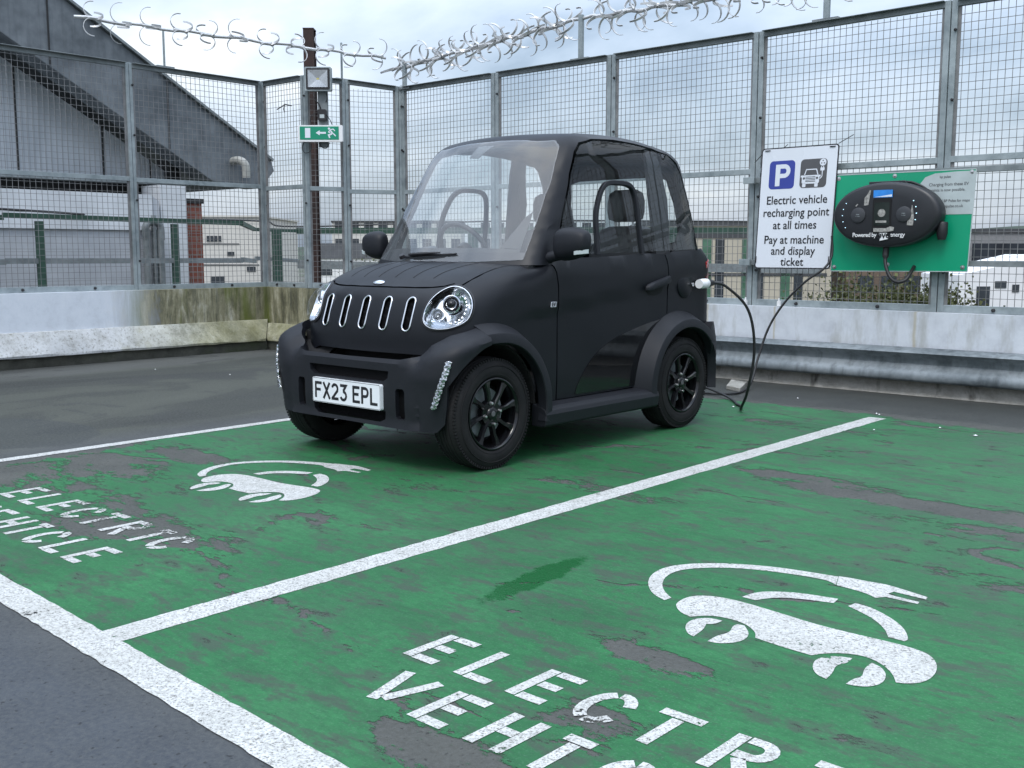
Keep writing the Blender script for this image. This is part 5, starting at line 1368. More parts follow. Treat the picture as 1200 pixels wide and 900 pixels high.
# ---- number plate
py = 3.163
m = MB(); PC = (XC + .003, .338); hwp, hhp = .252, .060
pfn = lambda a, b, h: (PC[0] + a, py - h + .0, PC[1] + b)
m.prism(roundrect(-hwp, hwp, -hhp, hhp, .010), pfn, -.022, .006); pl_ = obj('number_plate', m, 'plate', bmp, bevel=.001)
m = MB(); rr_ = roundrect(-hwp + .003, hwp - .003, -hhp + .003, hhp - .003, .009); rr_.append(rr_[0]); ribbon(m, rr_, .002, pfn, .006, .0065); obj('plate_edge', m, 'ink', pl_)
PG = {'F': [[(0.07, 0), (0.07, 1)], [(0, .93), (.6, .93)], [(.1, .52), (.5, .52)]],
      'X': [[(.03, 0), (.57, 1)], [(.57, 0), (.03, 1)]],
      '2': [arcpts(.30, .70, .23, .23, 170, -20, 10) + [(.50, .55), (.10, .12), (.07, .07)], [(0, .07), (.6, .07)]],
      '3': [[(.04, .93), (.52, .93), (.30, .60)], [(.26, .57), (.32, .57)] + arcpts(.29, .31, .24, .25, 80, -160, 12)],
      'E': [[(.07, 0), (.07, 1)], [(0, .93), (.58, .93)], [(.1, .52), (.5, .52)], [(0, .07), (.6, .07)]],
      'P': [[(.07, 0), (.07, 1)], [(0, .93), (.33, .93)] + arcpts(.33, .69, .20, .24, 85, -85, 8) + [(.33, .45), (.1, .45)]],
      'L': [[(.07, 0), (.07, 1)], [(0, .07), (.58, .07)]]}
m = MB(); hh = .079; x = -.232; 
for ch in 'FX23 EPL':
    if ch == ' ': x += .031; continue
    for st_ in PG[ch]: 
        pts = [(x + p[0] * .088, -hh / 2 + p[1] * hh) for p in st_]
        ribbon(m, pts, .0135, pfn, .006, .0066 + .0001 * (len(m.v) % 5))
    x += .0635
obj('lettering', m, 'ink', pl_)

# ---- flares swept round the wheel openings, sills
def flare(c, r0, r1, r2, a0, a1, ub, ul, sg, name, n=26, r2b=None):
    secs = []
    for i in range(n + 1):
        t = i / n; a = R(a0 + (a1 - a0) * t); k = 1.0
        rb = r2 if r2b is None else r2 + (r2b - r2) * t
        ulp = ul - .03 * sst((-(a0 + (a1 - a0) * t) + 5) / 30)
        g = []
        def q(r, u): return Vector((XC + sg * u, c[0] + r * math.cos(a), c[1] + r * math.sin(a)))
        yb = c[0] + rb * math.cos(a); zb = c[1] + rb * math.sin(a)
        ubb = LB.bis(lambda t_: F1(t_, yb, max(.3, zb)), 0, 1) - .004
        ull = min(ul, ubb + .085)
        g = [q(rb, ubb), q(r1 + .006, ull - .003), q(r1, ull), q(r0 + .004, ull + .002), q(r0, ull - .003), q(r0 - .002, ull - .05), q(r0 + .02, ull - .055), q(r1, ubb - .015), q(rb, ubb - .015)]
        secs.append(g)
    obj(name, MB().sweep(secs), 'trim', car, smooth=25)
for sg in (1, -1):
    flare(FW, .328, .370, .420, -12, 100.5, .605, .690, sg, 'wheel_arch_trim')
    flare(RW, .318, .360, .428, 188, 20, .605, .690, sg, 'wheel_arch_trim', r2b=.40)
    # sill
    pr = [(.598, .268), (.650, .258), (.672, .245), (.680, .222), (.672, .168), (.655, .160), (.58, .160), (.58, .268)]
    secs = [[Vector((XC + sg * (u - inn), y, z)) for u, z in pr] for y, inn in ((3.84, 0.002), (3.90, 0), (4.4, .002), (4.74, 0.0), (4.80, .002))]
    obj('sill', MB().sweep(secs), 'trim', car, bevel=.006)
    # wheel wells
    for c in (FW, RW):
        secs = []
        for i in range(17):
            a = R(2 + 160 * i / 16 if c is FW else 4 + 172 * i / 16); secs.append([Vector((XC + sg * u, c[0] + r_ * math.cos(a), c[1] + r_ * math.sin(a))) for u, r_ in ((.30, .312), (.600, .322), (.600, .332), (.29, .325))])
        obj('wheel_well', MB().sweep(secs), 'void', car)
        wb_ = [(c[0] + .305 * math.cos(R(-15 + 210 * i / 20)), c[1] + .305 * math.sin(R(-15 + 210 * i / 20))) for i in range(21)]
        obj('wheel_well_back', MB().prism([(c[0] - .30, .20)] + wb_[::-1] + [(c[0] + .30, .20)], lambda a, b, h: (XC + sg * (.300 + h), a, b), -.005, 0), 'void', car)
# ---- doors
def door(sg):
    o = [LB.side(y, z) for y, z in ((4.018, .272), (4.30, .272), (4.757, .276), (4.795, .375), (4.835, .46), (4.895, .555), (4.975, .636), (4.976, .75), (4.976, .84), (4.966, .93), (4.945, .990))]
    o += [LB.side(y, beltz(y)) for y in (4.8, 4.6, 4.4, 4.2, 4.05)] + [LB.side(3.968, .952), LB.side(4.000, .905), LB.side(4.014, .84), LB.side(4.018, .70), LB.side(4.018, .50)]
    d = body(LB, 'door', o, [], 'paint', car, sg=sg, h=.026, thick=.03)
    g = smoothpoly([(4.160, .285), (4.176, .33), (4.25, .42), (4.36, .50), (4.52, .560), (4.70, .600), (4.80, .618)], 5, False) + [(4.937, .636), (4.880, .560), (4.815, .455), (4.775, .375), (4.738, .285)]
    body(LB, 'gloss_panel', [LB.side(y, z) for y, z in g], [], 'gloss', d, sg=sg, h=.04, thick=.003, off=.0035)
    # handle with recess
    body(LB, 'handle_recess', [LB.side(y, z) for y, z in smoothpoly([(4.775, .800), (4.80, .772), (4.86, .765), (4.92, .785), (4.945, .825), (4.85, .83)], 4)], [], 'void', d, sg=sg, h=.03, thick=.002, off=.0015)
    secs = []
    for y, z, w_ in ((4.745, .806, .010), (4.765, .810, .019), (4.82, .822, .021), (4.90, .838, .021), (4.955, .850, .021), (4.975, .855, .018)):
        u = .607 + .004; bul = .030 if 4.75 < y < 4.97 else .010
        secs.append([Vector((XC + sg * (u + a_), y, z + b_)) for a_, b_ in ((0, -w_), (bul * .8, -w_ * .8), (bul, 0), (bul * .8, w_ * .8), (0, w_))])
    obj('door_handle', MB().sweep(secs), 'trim', d, smooth=50)
    # window pane
    w_ = [(4.020, .990), (4.060, 1.085), (4.100, 1.190), (4.186, 1.385), (4.248, 1.500), (4.292, 1.545), (4.40, 1.572), (4.60, 1.583), (4.80, 1.576), (4.905, 1.566), (4.938, 1.30), (4.955, 1.01)]
    ol = [GH.side(y, z) for y, z in w_]
    pane = body(GH, 'door_window', ol, [], 'sideglass', d, sg=sg, h=.05, thick=.004, off=.0)
    # black band round the pane
    inn = [(4.085, 1.02), (4.125, 1.12), (4.165, 1.20), (4.245, 1.385), (4.31, 1.46), (4.42, 1.485), (4.60, 1.487), (4.79, 1.480), (4.83, 1.30), (4.845, 1.02)]
    secs = [GH.lift(*GH.side(y, z), .006) for y, z in smoothpoly([(4.345, .990), (4.350, 1.10), (4.362, 1.200), (4.400, 1.285), (4.440, 1.335), (4.490, 1.360), (4.57, 1.365), (4.65, 1.362), (4.695, 1.345), (4.720, 1.30), (4.730, 1.20), (4.738, .995)], 4, False)]
    secs = [Vector((XC + sg * (p.x - XC), p.y, p.z)) for p in secs]; hp = []
    for i, p in enumerate(secs):
        t = (secs[min(i + 1, len(secs) - 1)] - secs[max(i - 1, 0)]).normalized(); nx = Vector((sg, 0, .12)).normalized(); b_ = t.cross(nx).normalized()
        hp.append([p + b_ * .0125 - nx * .012, p + b_ * .0125 + nx * .006, p + b_ * .0085 + nx * .009, p - b_ * .0085 + nx * .009, p - b_ * .0125 + nx * .006, p - b_ * .0125 - nx * .012])
    obj('sliding_window_frame', MB().sweep(hp), 'trim', pane, smooth=35)
    return d
drR = door(1); drL = door(-1)
# EV badge on the right wing
p0 = LB.lift(*LB.side(3.965, .748), .004)
m = MB(); ef = lambda a, b, h: (p0.x + h, p0.y + a, p0.z + b)
m.prism([(-.022, -.013), (.020, -.013), (.024, .013), (-.018, .013)], ef, -.004, .003); eb = obj('wing_badge', m, 'chrome', fp, bevel=.001)
m = text_mesh('EV', .026, lambda a, b, h: ef(a + .001, b - .009, .0032 + h), bold=.001); obj('lettering', m, 'signgrey', eb)
# ---- rear body
oR = [LB.side(y, z) for y, z in ((4.984, .640),)] + [LB.side(y, z) for y, z in circ_yz(RW, .395, 106, 22, 12)] + [LB.side(5.47, .38)]
z_b = .34
s_end = LB.s5
oR += [(LB.s4 - .02, z_b), (s_end, z_b), (s_end, LB.side(5.3, .98)[1] + .02)]
oR += [LB.back(.25, 1.005), LB.back(.40, 1.008)] + [LB.side(5.30, beltz(5.3)), LB.side(5.2, beltz(5.2)), LB.side(5.05, beltz(5.05)), LB.side(4.955, .990), LB.side(4.975, .93), LB.side(4.985, .84), LB.side(4.985, .75)]
for sg in (1, -1): body(LB, 'rear_panel', oR, [], 'paint', car, sg=sg, h=.03, thick=.012)
# rear bumper
def F4(u, y, z):
    u = abs(u); return smax(u - (.672 - .12 * max(0, z - .5)), y - (5.575 - .25 * u * u - .15 * max(0, z - .45)), .12)
RB = Shell(F4, .28, 3.62, 5.15, 5.0, .3)
rs = lambda y, z: RB.inv(RB.bis(lambda t: F4(t, y, z), 0, 1), y, z)[0]
ro = [(rs(y, z), z) for y, z in circ_yz(RW, .33, 52, -10, 8)] + [(RB.s4, .23), (RB.s5, .23), (RB.s5, .56), (RB.s4, .56), (rs(5.50, .585), .585), (rs(5.38, .60), .60)]
for sg in (1, -1): 
    f_ = lambda a, b, sg=sg: Vector((XC + sg * (RB.lift(a, b).x - XC), RB.lift(a, b).y, RB.lift(a, b).z))
    m = patch(ro, [], f_, .03, .05, (XC, 5.0, .4)); obj('rear_bumper', m, 'trim', car, smooth=28)
# tail lamps
for sg in (1, -1):
    q = [LB.side(5.345, .93), LB.side(5.345, .80), LB.back(.44, .78), LB.back(.44, .94)]
    body(LB, 'tail_light', [LB.side(5.365, .94), LB.side(5.375, .86), (LB.side(5.40, .80)), (LB.back(.43, .79)), LB.back(.43, .95)], [], 'redlens', car, sg=sg, h=.04, thick=.01, off=.006)
# charging flap, plug
rt_ = LB.lift(*LB.side(5.155, .820), .0)
m = MB().lathe([(0, .012), (.070, .010), (.078, .004), (.079, -.01)], (rt_.x, 5.155, .820), (1, .02, .03), 40); fl = obj('charging_flap', m, 'paint', car, smooth=40)
m = MB().lathe([(0, .004), (.006, .004), (.0065, .008), (.011, .008), (.012, 0)], (rt_.x + .012, 5.215, .818), (1, 0, 0), 16); obj('flap_lock', m, 'chrome', fl, smooth=40)

# ---- cabin shell with window openings
wsh = [(0, 1.0), (.30, 1.0), (.513, 1.0), (.506, 1.10), (.488, 1.28), (.466, 1.44), (.449, 1.528), (.408, 1.563), (.25, 1.570), (0, 1.574)]
wsR = [GH.front(u, z) for u, z in wsh]
ws = wsR + [(-a, b) for a, b in wsR[::-1]][1:-1]
sw = [(4.008, .975), (4.048, 1.085), (4.088, 1.190), (4.174, 1.390), (4.236, 1.508), (4.285, 1.556), (4.40, 1.583), (4.60, 1.594), (4.80, 1.587), (4.95, 1.573), (5.09, 1.552), (5.165, 1.505), (5.215, 1.42), (5.258, 1.30), (5.300, 1.16), (5.335, 1.02), (5.34, .985)]
swR = [GH.side(y, z) for y, z in sw]
rwh = [(0, 1.06), (.30, 1.06), (.40, 1.075), (.40, 1.30), (.37, 1.43), (.30, 1.455), (0, 1.46)]
rwR = [GH.back(u, z) for u, z in rwh]
TOPB = GH.z0 + GH.Lq + .3
half = [(0, .94), (GH.s5, .94), (GH.s5, TOPB), (0, TOPB)]
for sg in (1, -1):
    # split in halves along the centre line so that windscreen and back light openings become notches
    o = [(0, TOPB)] + [(GH.front(0, 1.574))] + wsR[::-1][1:-1] + [GH.front(0, 1.0)] + [(0, .94), (GH.s5, .94)] + [GH.back(0.0001, 1.06)] + rwR[1:-1] + [GH.back(.0001, 1.46)] + [(GH.s5, TOPB)]
    o = [(min(max(a, 0), GH.s5), b) for a, b in o]
    body(GH, 'cabin_shell', o, [swR], 'paint', car, sg=sg, h=.028, thick=.028)
wsg = [GH.front(u, z) for u, z in [(0, .955), (.30, .955), (.518, .965), (.510, 1.10), (.492, 1.28), (.470, 1.44), (.452, 1.532), (.41, 1.566), (.25, 1.573), (0, 1.577)]]
wsg = wsg + [(-a, b) for a, b in wsg[::-1]][1:-1]
wsc = body(GH, 'windscreen', wsg, [], 'windscreen', car, h=.04, thick=.004, off=.0035, smooth=60)
# black ceramic band along the foot of the screen and mirror block
band = [GH.front(u, z) for u, z in [(-.49, .957), (-.3, .95), (0, .948), (.3, .95), (.49, .957), (.485, 1.015), (.3, 1.022), (0, 1.024), (-.3, 1.022), (-.485, 1.015)]]
body(GH, 'screen_band', band, [], 'black', wsc, h=.05, thick=.004, off=-.004)
for sg in (1, -1):
    cor = [GH.front(u, z) for u, z in [(.385, 1.022), (.485, 1.016), (.472, 1.15), (.466, 1.20), (.44, 1.17), (.41, 1.09)]]
    body(GH, 'screen_corner', cor, [], 'black', wsc, sg=sg, h=.04, thick=.004, off=-.004)
tb = [GH.front(u, z) for u, z in [(-.07, 1.50), (.0, 1.495), (.03, 1.53), (.065, 1.56), (-.05, 1.562)]]
body(GH, 'mirror_mount', tb, [], 'greyplastic', wsc, h=.04, thick=.004, off=-.006)
for sg in (1, -1):
    q = [(4.968, 1.01), (4.952, 1.30), (4.920, 1.562), (5.08, 1.545), (5.152, 1.495), (5.202, 1.415), (5.245, 1.295), (5.287, 1.16), (5.322, 1.02)]
    body(GH, 'quarter_window', [GH.side(y, z) for y, z in q], [], 'sideglass', car, sg=sg, h=.05, thick=.004)
    # pillar behind the glass
    q = [(4.90, .97), (4.885, 1.57), (5.00, 1.56), (5.06, 1.30), (5.04, .97)]
    body(GH, 'door_pillar', [GH.side(y, z) for y, z in q], [], 'black', car, sg=sg, h=.06, thick=.02, off=-.014)
    # dark inner edge at the rear lower corner of the quarter window
    q = [(5.04, .98), (5.08, 1.02), (5.16, 1.13), (5.26, 1.22), (5.315, 1.10), (5.33, .98)]
    body(GH, 'corner_trim', [GH.side(y, z) for y, z in q], [], 'black', car, sg=sg, h=.06, thick=.01, off=-.012)
rw = [(a, b) for a, b in rwR]
rq = [GH.back(u, z) for u, z in [(0, 1.045), (.31, 1.045), (.412, 1.06), (.412, 1.305), (.38, 1.443), (.30, 1.468), (0, 1.472)]]
for sg in (1, -1):
    body(GH, 'rear_window', [(min(a, GH.s5), b) for a, b in rq], [], 'sideglass', car, sg=sg, h=.06, thick=.004, off=.002)
# cowl under the screen
secs = []
for i in range(21):
    u = -.56 + 1.12 * i / 20; y = 3.70 + .50 * u * u
    secs.append([Vector((XC + u, y - .02, .935)), Vector((XC + u, y + .10, .965 - .05 * (u / .56) ** 2 * .3)), Vector((XC + u, y + .10, .90)), Vector((XC + u, y - .02, .90))])
obj('cowl', MB().sweep(secs), 'black', car)
# wiper
m = MB(); wp = []
for i in range(9):
    u = -.20 + .37 * i / 8; p = GH.lift(*GH.front(u, .978 + .002 * i), .012); wp.append(p)
m.tube(wp, .0055, 6); wq = [p + Vector((0, -.010, .010)) for p in wp[1:7]]; m.tube(wq, [.006, .009, .009, .008, .006, .004], 6)
p = GH.lift(*GH.front(-.21, .972), .018); m.lathe([(0, .02), (.014, .018), (.016, 0)], p, (0, -.5, .85), 14)
obj('wiper', m, 'black', car, smooth=50)
# ---- mirrors
for sg in (1, -1):
    c = Vector((XC + sg * (.725 if sg > 0 else .705), 3.975, 1.043)); xs_ = .100 if sg > 0 else .085; m = MB(); secs = []
    for i in range(13):
        th = -PI / 2 + PI * i / 12; k = math.cos(th) ** .38 if math.cos(th) > 0 else 0; k = max(k, .02)
        xo = xs_ * math.sin(th); secs.append([])
        for j in range(20):
            a = 2 * PI * j / 20
            yy = .052 * k * math.cos(a) * (1.15 if math.cos(a) < 0 else .55); zz = (.078 - .012 * (xo / .1)) * k * (abs(math.sin(a)) ** .62) * (1 if math.sin(a) > 0 else -1)
            secs[-1].append(c + Vector((sg * xo, yy + .10 * xo * 0, zz + .006 * xo / .1)))
    m.sweep(secs); mr = obj('wing_mirror', m, 'trim', car, smooth=60)
    m = MB().tube([c + Vector((-sg * .16, -.01, -.072)), c + Vector((-sg * .11, -.008, -.06)), c + Vector((-sg * .05, 0, -.052))], [.030, .026, .024], 12); obj('mirror_arm', m, 'trim', mr, smooth=60)
    m = MB()
    m.sweep([[c + Vector((sg * (.045 + .05 * t), -.0455 + .022 * t * t, -.045 + .006 * t + dz)) + Vector((0, dy, 0)) for dy, dz in ((0, -.010), (-.006, -.009), (-.006, .009), (0, .010))] for t in (0, .3, .6, .9, 1.2)])
    obj('indicator', m, 'sticker', mr)
    m = MB().lathe([(0, .031), (.07, .031)], c, (0, 1, 0), 20)
    m.v = [Vector((v.x if True else 0, v.y, c.z + (v.z - c.z) * .9)) for v in m.v]; obj('mirror_glass', m, 'steel', mr)
# ---- wheels
def wheel(cx, c, sg, front):
    ax = Vector((sg, 0, 0)); C0 = Vector((cx, c[0], c[1])); R0 = .262; hw = .078
    prof = [(.170, -hw + .01), (.176, -hw), (.205, -hw - .002), (.235, -hw + .004), (.250, -hw + .014), (.257, -hw + .024)]
    # tread with grooves
    tr = []
    for i, x in enumerate([-.052, -.036, -.032, -.028, -.012, -.008, -.004, .004, .008, .012, .028, .032, .036, .052]):
        tr.append((R0 - (.006 if i in (2, 5, 8, 11) else 0) - abs(x) ** 2 * 1.2, x))
    prof += tr + [(.257, hw - .024), (.250, hw - .014), (.235, hw - .004), (.205, hw + .002), (.178, hw), (.172, hw - .006), (.168, hw - .014)]
    m = MB().lathe(prof, C0, ax, 96); 
    # shoulder sipes
    for i in range(100):
        a = 2 * PI * i / 100; d = Vector((0, math.cos(a), math.sin(a))); tt = Vector((0, -math.sin(a), math.cos(a)))
        for e in (-1, 1):
            m.obox(C0 + d * .2515 + ax * e * .062, ax * .007, tt * .0045, d * .0060)
    ty = obj('wheel', m, 'tyre', car, smooth=50)
    m = MB().lathe([(.182, hw + .001), (.184, hw + .002), (.186, hw + .001)], C0, ax, 64); m.lathe([(.222, hw), (.224, hw + .0022), (.226, hw - .0005)], C0, ax, 64); obj('sidewall_ring', m, 'tyre', ty, smooth=60)
    m = MB().lathe([(.170, hw - .012), (.1685, hw - .002), (.163, hw), (.158, hw - .004), (.153, hw - .016), (.150, hw - .06), (.150, -hw + .02), (.165, -hw + .01)], C0, ax, 64); rim = obj('rim', m, 'rimblk', ty, smooth=40)
    m = MB(); nS = 8
    for k in range(nS):
        a = 2 * PI * (k + .25) / nS; d = Vector((0, math.cos(a), math.sin(a))); tt = Vector((0, -math.sin(a), math.cos(a)))
        m = MB(); secs = []
        for r_, w_, h_ in ((.030, .013, -.020), (.065, .0105, -.018), (.10, .010, -.016), (.135, .013, -.013), (.155, .020, -.010)):
            q = C0 + d * r_ + tt * (.006 if r_ > .1 else 0)
            secs.append([q + tt * w_ + ax * (hw + h_ - .006), q + tt * w_ * .55 + ax * (hw + h_), q - tt * w_ * .9 + ax * (hw + h_ - .002), q - tt * w_ + ax * (hw + h_ - .026), q + tt * w_ + ax * (hw + h_ - .026)])
        m.sweep(secs); obj('spoke', m, 'rimblk', rim, smooth=30)
    m = MB().lathe([(0, hw - .010), (.026, hw - .010), (.030, hw - .013), (.033, hw - .02), (.060, hw - .022), (.064, hw - .03), (.064, hw - .05)], C0, ax, 32); obj('hub', m, 'rimblk', rim, smooth=40)
    m = MB()
    for k in range(4):
        m = MB(); a = R(100 + 90 * k); m.lathe([(0, .016), (.006, .015), (.0085, .008), (.0095, 0)], C0 + Vector((0, .050 * math.cos(a), .050 * math.sin(a))) + ax * (hw - .022), ax, 12); obj('wheel_nut', m, 'steel', rim, smooth=40)
    m = MB().lathe([(0, hw - .0095), (.012, hw - .0092), (.013, hw - .010)], C0, ax, 20); obj('centre_cap', m, 'signgrey', rim)
    m = MB().lathe([(.0, .012), (.115, .012), (.118, .008), (.118, -.002), (0, -.002)], C0, ax, 40); obj('brake_disc', m, M['galvdark'], rim, smooth=40)
    m = MB().lathe([(0, -.03), (.149, -.03)], C0, ax, 32); obj('rim_back', m, 'void', rim)
for sg in (1, -1):
    wheel(XC + sg * .562, FW, sg, True); wheel(XC + sg * .562, RW, sg, False)
# ---- underbody and interior
m = MB().box(XC - .50, XC + .50, 3.28, 5.48, .19, .30); obj('underbody', m, 'void', car)
m = MB().box(XC - .40, XC + .40, 3.40, 3.50, .25, .68).box(XC - .56, XC - .41, 3.36, 3.42, .25, .60).box(XC + .41, XC + .56, 3.36, 3.42, .25, .60); obj('front_gap_filler', m, 'void', car)  # black filler boxes, added to stop light showing through grille and wing gaps
m = MB().box(XC - .57, XC + .57, 3.93, 4.75, .25, .31); obj('floor', m, 'void', car)
m = MB().box(XC - .29, XC + .29, 4.80, 5.36, .30, .80); obj('rear_shelf', m, 'void', car)
m = MB(); secs = []
for i in range(17):
    u = -.555 + 1.11 * i / 16; y = 3.76 + .42 * u * u
    hump = .055 * math.exp(-((u + .30) / .12) ** 2)
    secs.append([Vector((XC + u, y, .955)), Vector((XC + u, y + .10, .985 + hump * .7)), Vector((XC + u, y + .22, .985 + hump)), Vector((XC + u, y + .27, .95)), Vector((XC + u, y + .27, .70)), Vector((XC + u, y, .70))])
obj('dashboard', m.sweep(secs), 'greyplastic', car, smooth=40)
c = Vector((XC - .29, 4.27, 1.005)); ax = Vector((0, -.86, -.50)).normalized(); t2 = ax.cross(Vector((1, 0, 0)))
m = MB().tube([c + Vector((1, 0, 0)) * .175 * math.cos(a) + t2 * .175 * math.sin(a) for a in [2 * PI * i / 32 for i in range(32)]], .014, 8, closed=True)
for a in (0, PI, -PI / 2): m.bar(c, c + Vector((1, 0, 0)) * .17 * math.cos(a) - t2 * .17 * math.sin(a) * (-1), .03, .014)
m.lathe([(0, -.02), (.05, -.02), (.055, 0), (.05, .02)], c, ax, 16); m.tube([c, c + ax * .3], .03, 8)
obj('steering_wheel', m, 'seat', car, smooth=50)
def seat(x):
    def slab(secs, name, par):
        return obj(name, MB().sweep(secs), 'seat', par, smooth=45, bevel=.012)
    def rr(cx, hw_, y0, y1, z, tilt=0): return [Vector(p) for p in ((cx - hw_, y0, z), (cx - hw_ * .9, y0 - .03, z), (cx + hw_ * .9, y0 - .03, z), (cx + hw_, y0, z), (cx + hw_, y1, z), (cx - hw_, y1, z))]
    sb = slab([rr(x, .22, 4.93, 5.00, .55), rr(x, .225, 4.88, 5.02, .75), rr(x, .20, 4.91, 5.05, 1.0), rr(x, .15, 4.95, 5.06, 1.13), rr(x, .09, 4.97, 5.06, 1.15)], 'seat_back', car)
    obj('seat_cushion', MB().box(x - .22, x + .22, 4.42, 4.92, .42, .58), 'seat', car, bevel=.04)
    secs = []
    for k, zz in ((.55, 1.175), (.92, 1.19), (1.0, 1.23), (1.0, 1.29), (.90, 1.335), (.6, 1.355)): secs.append([Vector((x + .125 * k * math.cos(a) * 1.0, 4.985 + .055 * k * math.sin(a), zz)) for a in [2 * PI * i / 20 for i in range(20)]])
    obj('head_restraint', MB().sweep(secs), 'seat', sb, smooth=50)
    obj('restraint_post', MB().tube([(x - .05, 4.985, 1.12), (x - .05, 4.985, 1.19)], .006, 6).tube([(x + .05, 4.985, 1.12), (x + .05, 4.985, 1.19)], .006, 6), 'steel', sb)
seat(XC - .27); seat(XC + .30)
m = MB()
for sg in (1, -1): m.tube([(XC + sg * .50, 4.96, 1.42), (XC + sg * .49, 4.965, 1.20), (XC + sg * .50, 4.97, .9)], .006, 6)
obj('seat_belt', m, 'black', car)

# ---- charging lead and plug
ld = empty('charging_lead', (-3.4, 6.0, 0)); tag(ld, 'black charging lead with white plug running from the charger to the car', 'cable')
pq = Vector((XC + .640, 5.275, .822)); d = Vector((-.05, 1, .02)).normalized()
m = MB().lathe([(0, -.04), (.026, -.04), (.029, .0), (.028, .045), (.024, .05)], pq, d, 20); obj('plug', m, 'white', ld, smooth=45)
m = MB().lathe([(.024, .048), (.024, .075), (.017, .085), (.018, .115), (.010, .13), (0, .13)], pq, d, 16); obj('plug_grip', m, 'rubber', ld, smooth=45)
pe = pq + d * .12
def mk(pts, r): return MB().tube(smoothpoly([Vector(p) for p in pts], 8, False), r, 8)
m = mk([pe, (pe.x + .03, 5.50, .80), (-3.17, 5.63, .66), (-3.16, 5.70, .42), (-3.22, 5.74, .16), (-3.32, 5.84, .03), (-3.42, 6.02, .013), (-3.48, 6.07, .012)], .0085); obj('cable', m, 'rubber', ld, smooth=60)
m = mk([(-3.46, 7.33, 1.12), (-3.44, 7.30, .98), (-3.46, 7.22, .885), (-3.58, 7.18, .79), (-3.72, 7.15, .64), (-3.82, 7.10, .45), (-3.86, 7.02, .22), (-3.84, 6.90, .06), (-3.80, 6.72, .012), (-3.78, 6.52, .012), (-3.90, 6.42, .012), (-4.05, 6.40, .012), (-4.30, 6.40, .012), (-4.5, 6.2, .012)], .0085); obj('cable', m, 'rubber', ld, smooth=60)
m = mk([(-3.48, 6.07, .012), (-3.60, 6.22, .014), (-3.78, 6.36, .03), (-3.98, 6.38, .06), (-4.15, 6.2, .012)], .0085); obj('cable', m, 'rubber', ld, smooth=60)
# pale loose slab by the kerb behind the car
m = MB().add([(-3.98, 6.78, .0), (-3.82, 6.70, .0), (-3.92, 6.98, .0), (-4.08, 7.02, .0), (-3.98, 6.78, .03), (-3.82, 6.70, .03), (-3.92, 6.98, .045), (-4.08, 7.02, .045)], [(3, 2, 1, 0), (4, 5, 6, 7), (0, 1, 5, 4), (1, 2, 6, 5), (2, 3, 7, 6), (3, 0, 4, 7)])
tag(obj('concrete_fragment', m, 'kerbR', loc=(-3.95, 6.9, 0), bevel=.004), 'pale flat fragment of concrete on the deck behind the rear wheel', 'concrete')

# ------------------------------------------------------------------ camera, sky, sun
cam = bpy.data.objects.new('camera', bpy.data.cameras.new('camera')); COL.objects.link(cam); sc.camera = cam
cam.data.sensor_width = 36; cam.data.lens = 36 * 1235 / 1200; cam.data.clip_start = .05; cam.data.clip_end = 6000
pit = math.atan(154 / 1235)
cam.location = (0, 0, 1.0); cam.rotation_euler = (PI / 2 - pit, 0, R(42.0))
w = bpy.data.worlds.new('World'); sc.world = w; w.use_nodes = True; nt = w.node_tree; nt.nodes.clear()
N = lambda t: nt.nodes.new('ShaderNode' + t)
out = N('OutputWorld'); sky = N('TexSky'); sky.sky_type = 'NISHITA'; sky.sun_disc = False
SUN_EL, SUN_ROT = R(55), R(155)
sky.sun_elevation = SUN_EL; sky.sun_rotation = SUN_ROT; sky.air_density = 1.2; sky.dust_density = 3
bg1 = N('Background'); bg1.inputs[1].default_value = .05; nt.links.new(sky.outputs[0], bg1.inputs[0])
tc = N('TexCoord'); sep = N('SeparateXYZ'); nt.links.new(tc.outputs['Generated'], sep.inputs[0])
def M_(op, a, b=0.0, clamp=False):
    n = N('Math'); n.operation = op; n.use_clamp = clamp
    for i, v in enumerate((a, b)):
        if hasattr(v, 'links'): nt.links.new(v, n.inputs[i])
        else: n.inputs[i].default_value = v
    return n.outputs[0]
zc = M_('ADD', M_('MAXIMUM', sep.outputs[2], 0.0), .40)
cx_ = M_('DIVIDE', sep.outputs[0], zc); cy_ = M_('DIVIDE', sep.outputs[1], zc)
cmb = N('CombineXYZ'); nt.links.new(cx_, cmb.inputs[0]); nt.links.new(cy_, cmb.inputs[1]); nt.links.new(sep.outputs[2], cmb.inputs[2])
n1 = N('TexNoise'); n1.inputs['Scale'].default_value = 1.15; n1.inputs['Detail'].default_value = 7; n1.inputs['Roughness'].default_value = .52; n1.inputs['Distortion'].default_value = .25
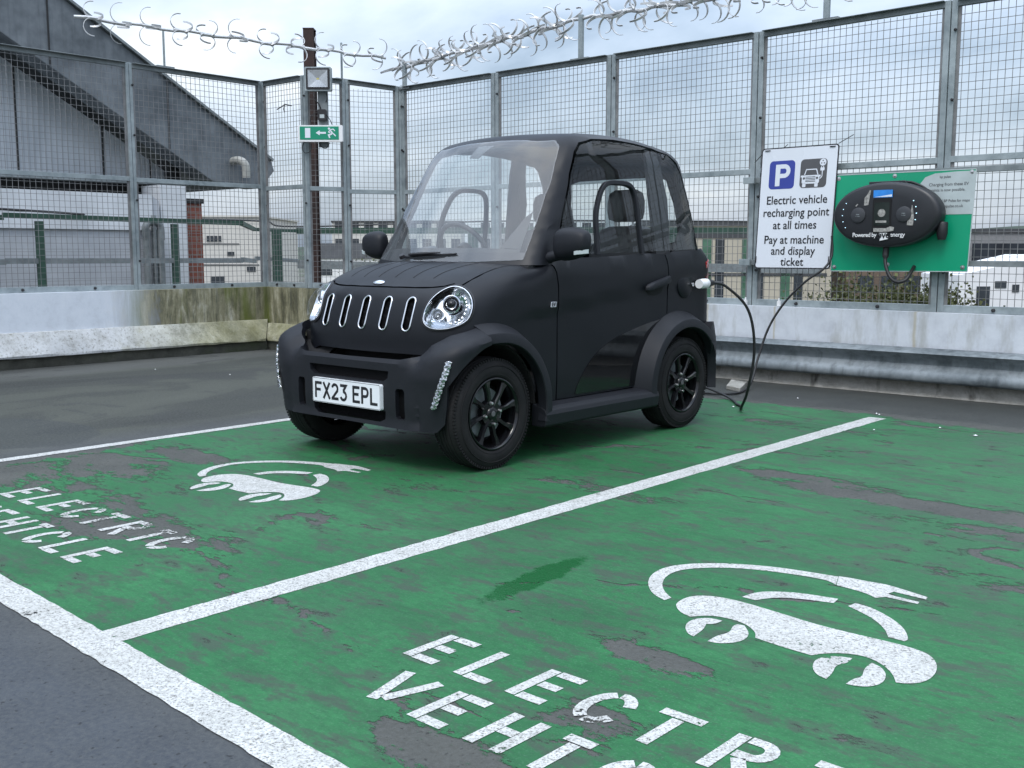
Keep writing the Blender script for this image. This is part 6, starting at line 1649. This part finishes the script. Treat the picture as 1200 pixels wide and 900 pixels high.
mp = N('Mapping'); mp.inputs['Location'].default_value = (3.2, 1.1, 0); mp.inputs['Rotation'].default_value = (0, 0, R(42)); mp.inputs['Scale'].default_value = (1.5, 2.0, 2.6)
nt.links.new(cmb.outputs[0], mp.inputs[0]); nt.links.new(mp.outputs[0], n1.inputs['Vector'])
cr = N('ValToRGB'); e = cr.color_ramp.elements; e[0].position = .38; e[0].color = (.31, .39, .51, 1); e[1].position = .68; e[1].color = (.96, .98, 1.0, 1)
for p, c in ((.42, (.42, .51, .64)), (.50, (.56, .65, .79)), (.59, (.72, .80, .92))): q = e.new(p); q.color = (*c, 1)
nt.links.new(n1.outputs['Fac'], cr.inputs[0])
# brighter band of thin cloud towards the horizon and overhead
up = M_('ADD', .84, M_('MULTIPLY', M_('POWER', M_('MAXIMUM', sep.outputs[2], 0.0), 1.5), 3.0))
bg2 = N('Background'); nt.links.new(cr.outputs[0], bg2.inputs[0]); nt.links.new(M_('MULTIPLY', up, .82), bg2.inputs[1])
ad = N('AddShader'); nt.links.new(bg1.outputs[0], ad.inputs[0]); nt.links.new(bg2.outputs[0], ad.inputs[1]); nt.links.new(ad.outputs[0], out.inputs[0])
sl = bpy.data.lights.new('sun', 'SUN'); sl.energy = 1.1; sl.angle = R(18); sl.color = (1, .99, .97)
so = bpy.data.objects.new('sun', sl); COL.objects.link(so)
# nishita: rotation 0 = +Y, positive turns towards +X (clockwise from above)
sd = Vector((math.sin(SUN_ROT) * math.cos(SUN_EL), math.cos(SUN_ROT) * math.cos(SUN_EL), math.sin(SUN_EL)))
so.rotation_euler = (-sd).to_track_quat('-Z', 'Y').to_euler()
vs = sc.view_settings; vs.view_transform = 'Standard'; vs.look = 'None'; vs.gamma = 1; vs.exposure = .18; vs.use_curve_mapping = False
sc.render.resolution_x = 1024; sc.render.resolution_y = 768
sc.cycles.max_bounces = 8; sc.cycles.transparent_max_bounces = 24; sc.cycles.glossy_bounces = 4; sc.cycles.diffuse_bounces = 3
sc.cycles.use_denoising = True; sc.cycles.denoising_prefilter = 'ACCURATE'
sc.render.image_settings.file_format = 'PNG'
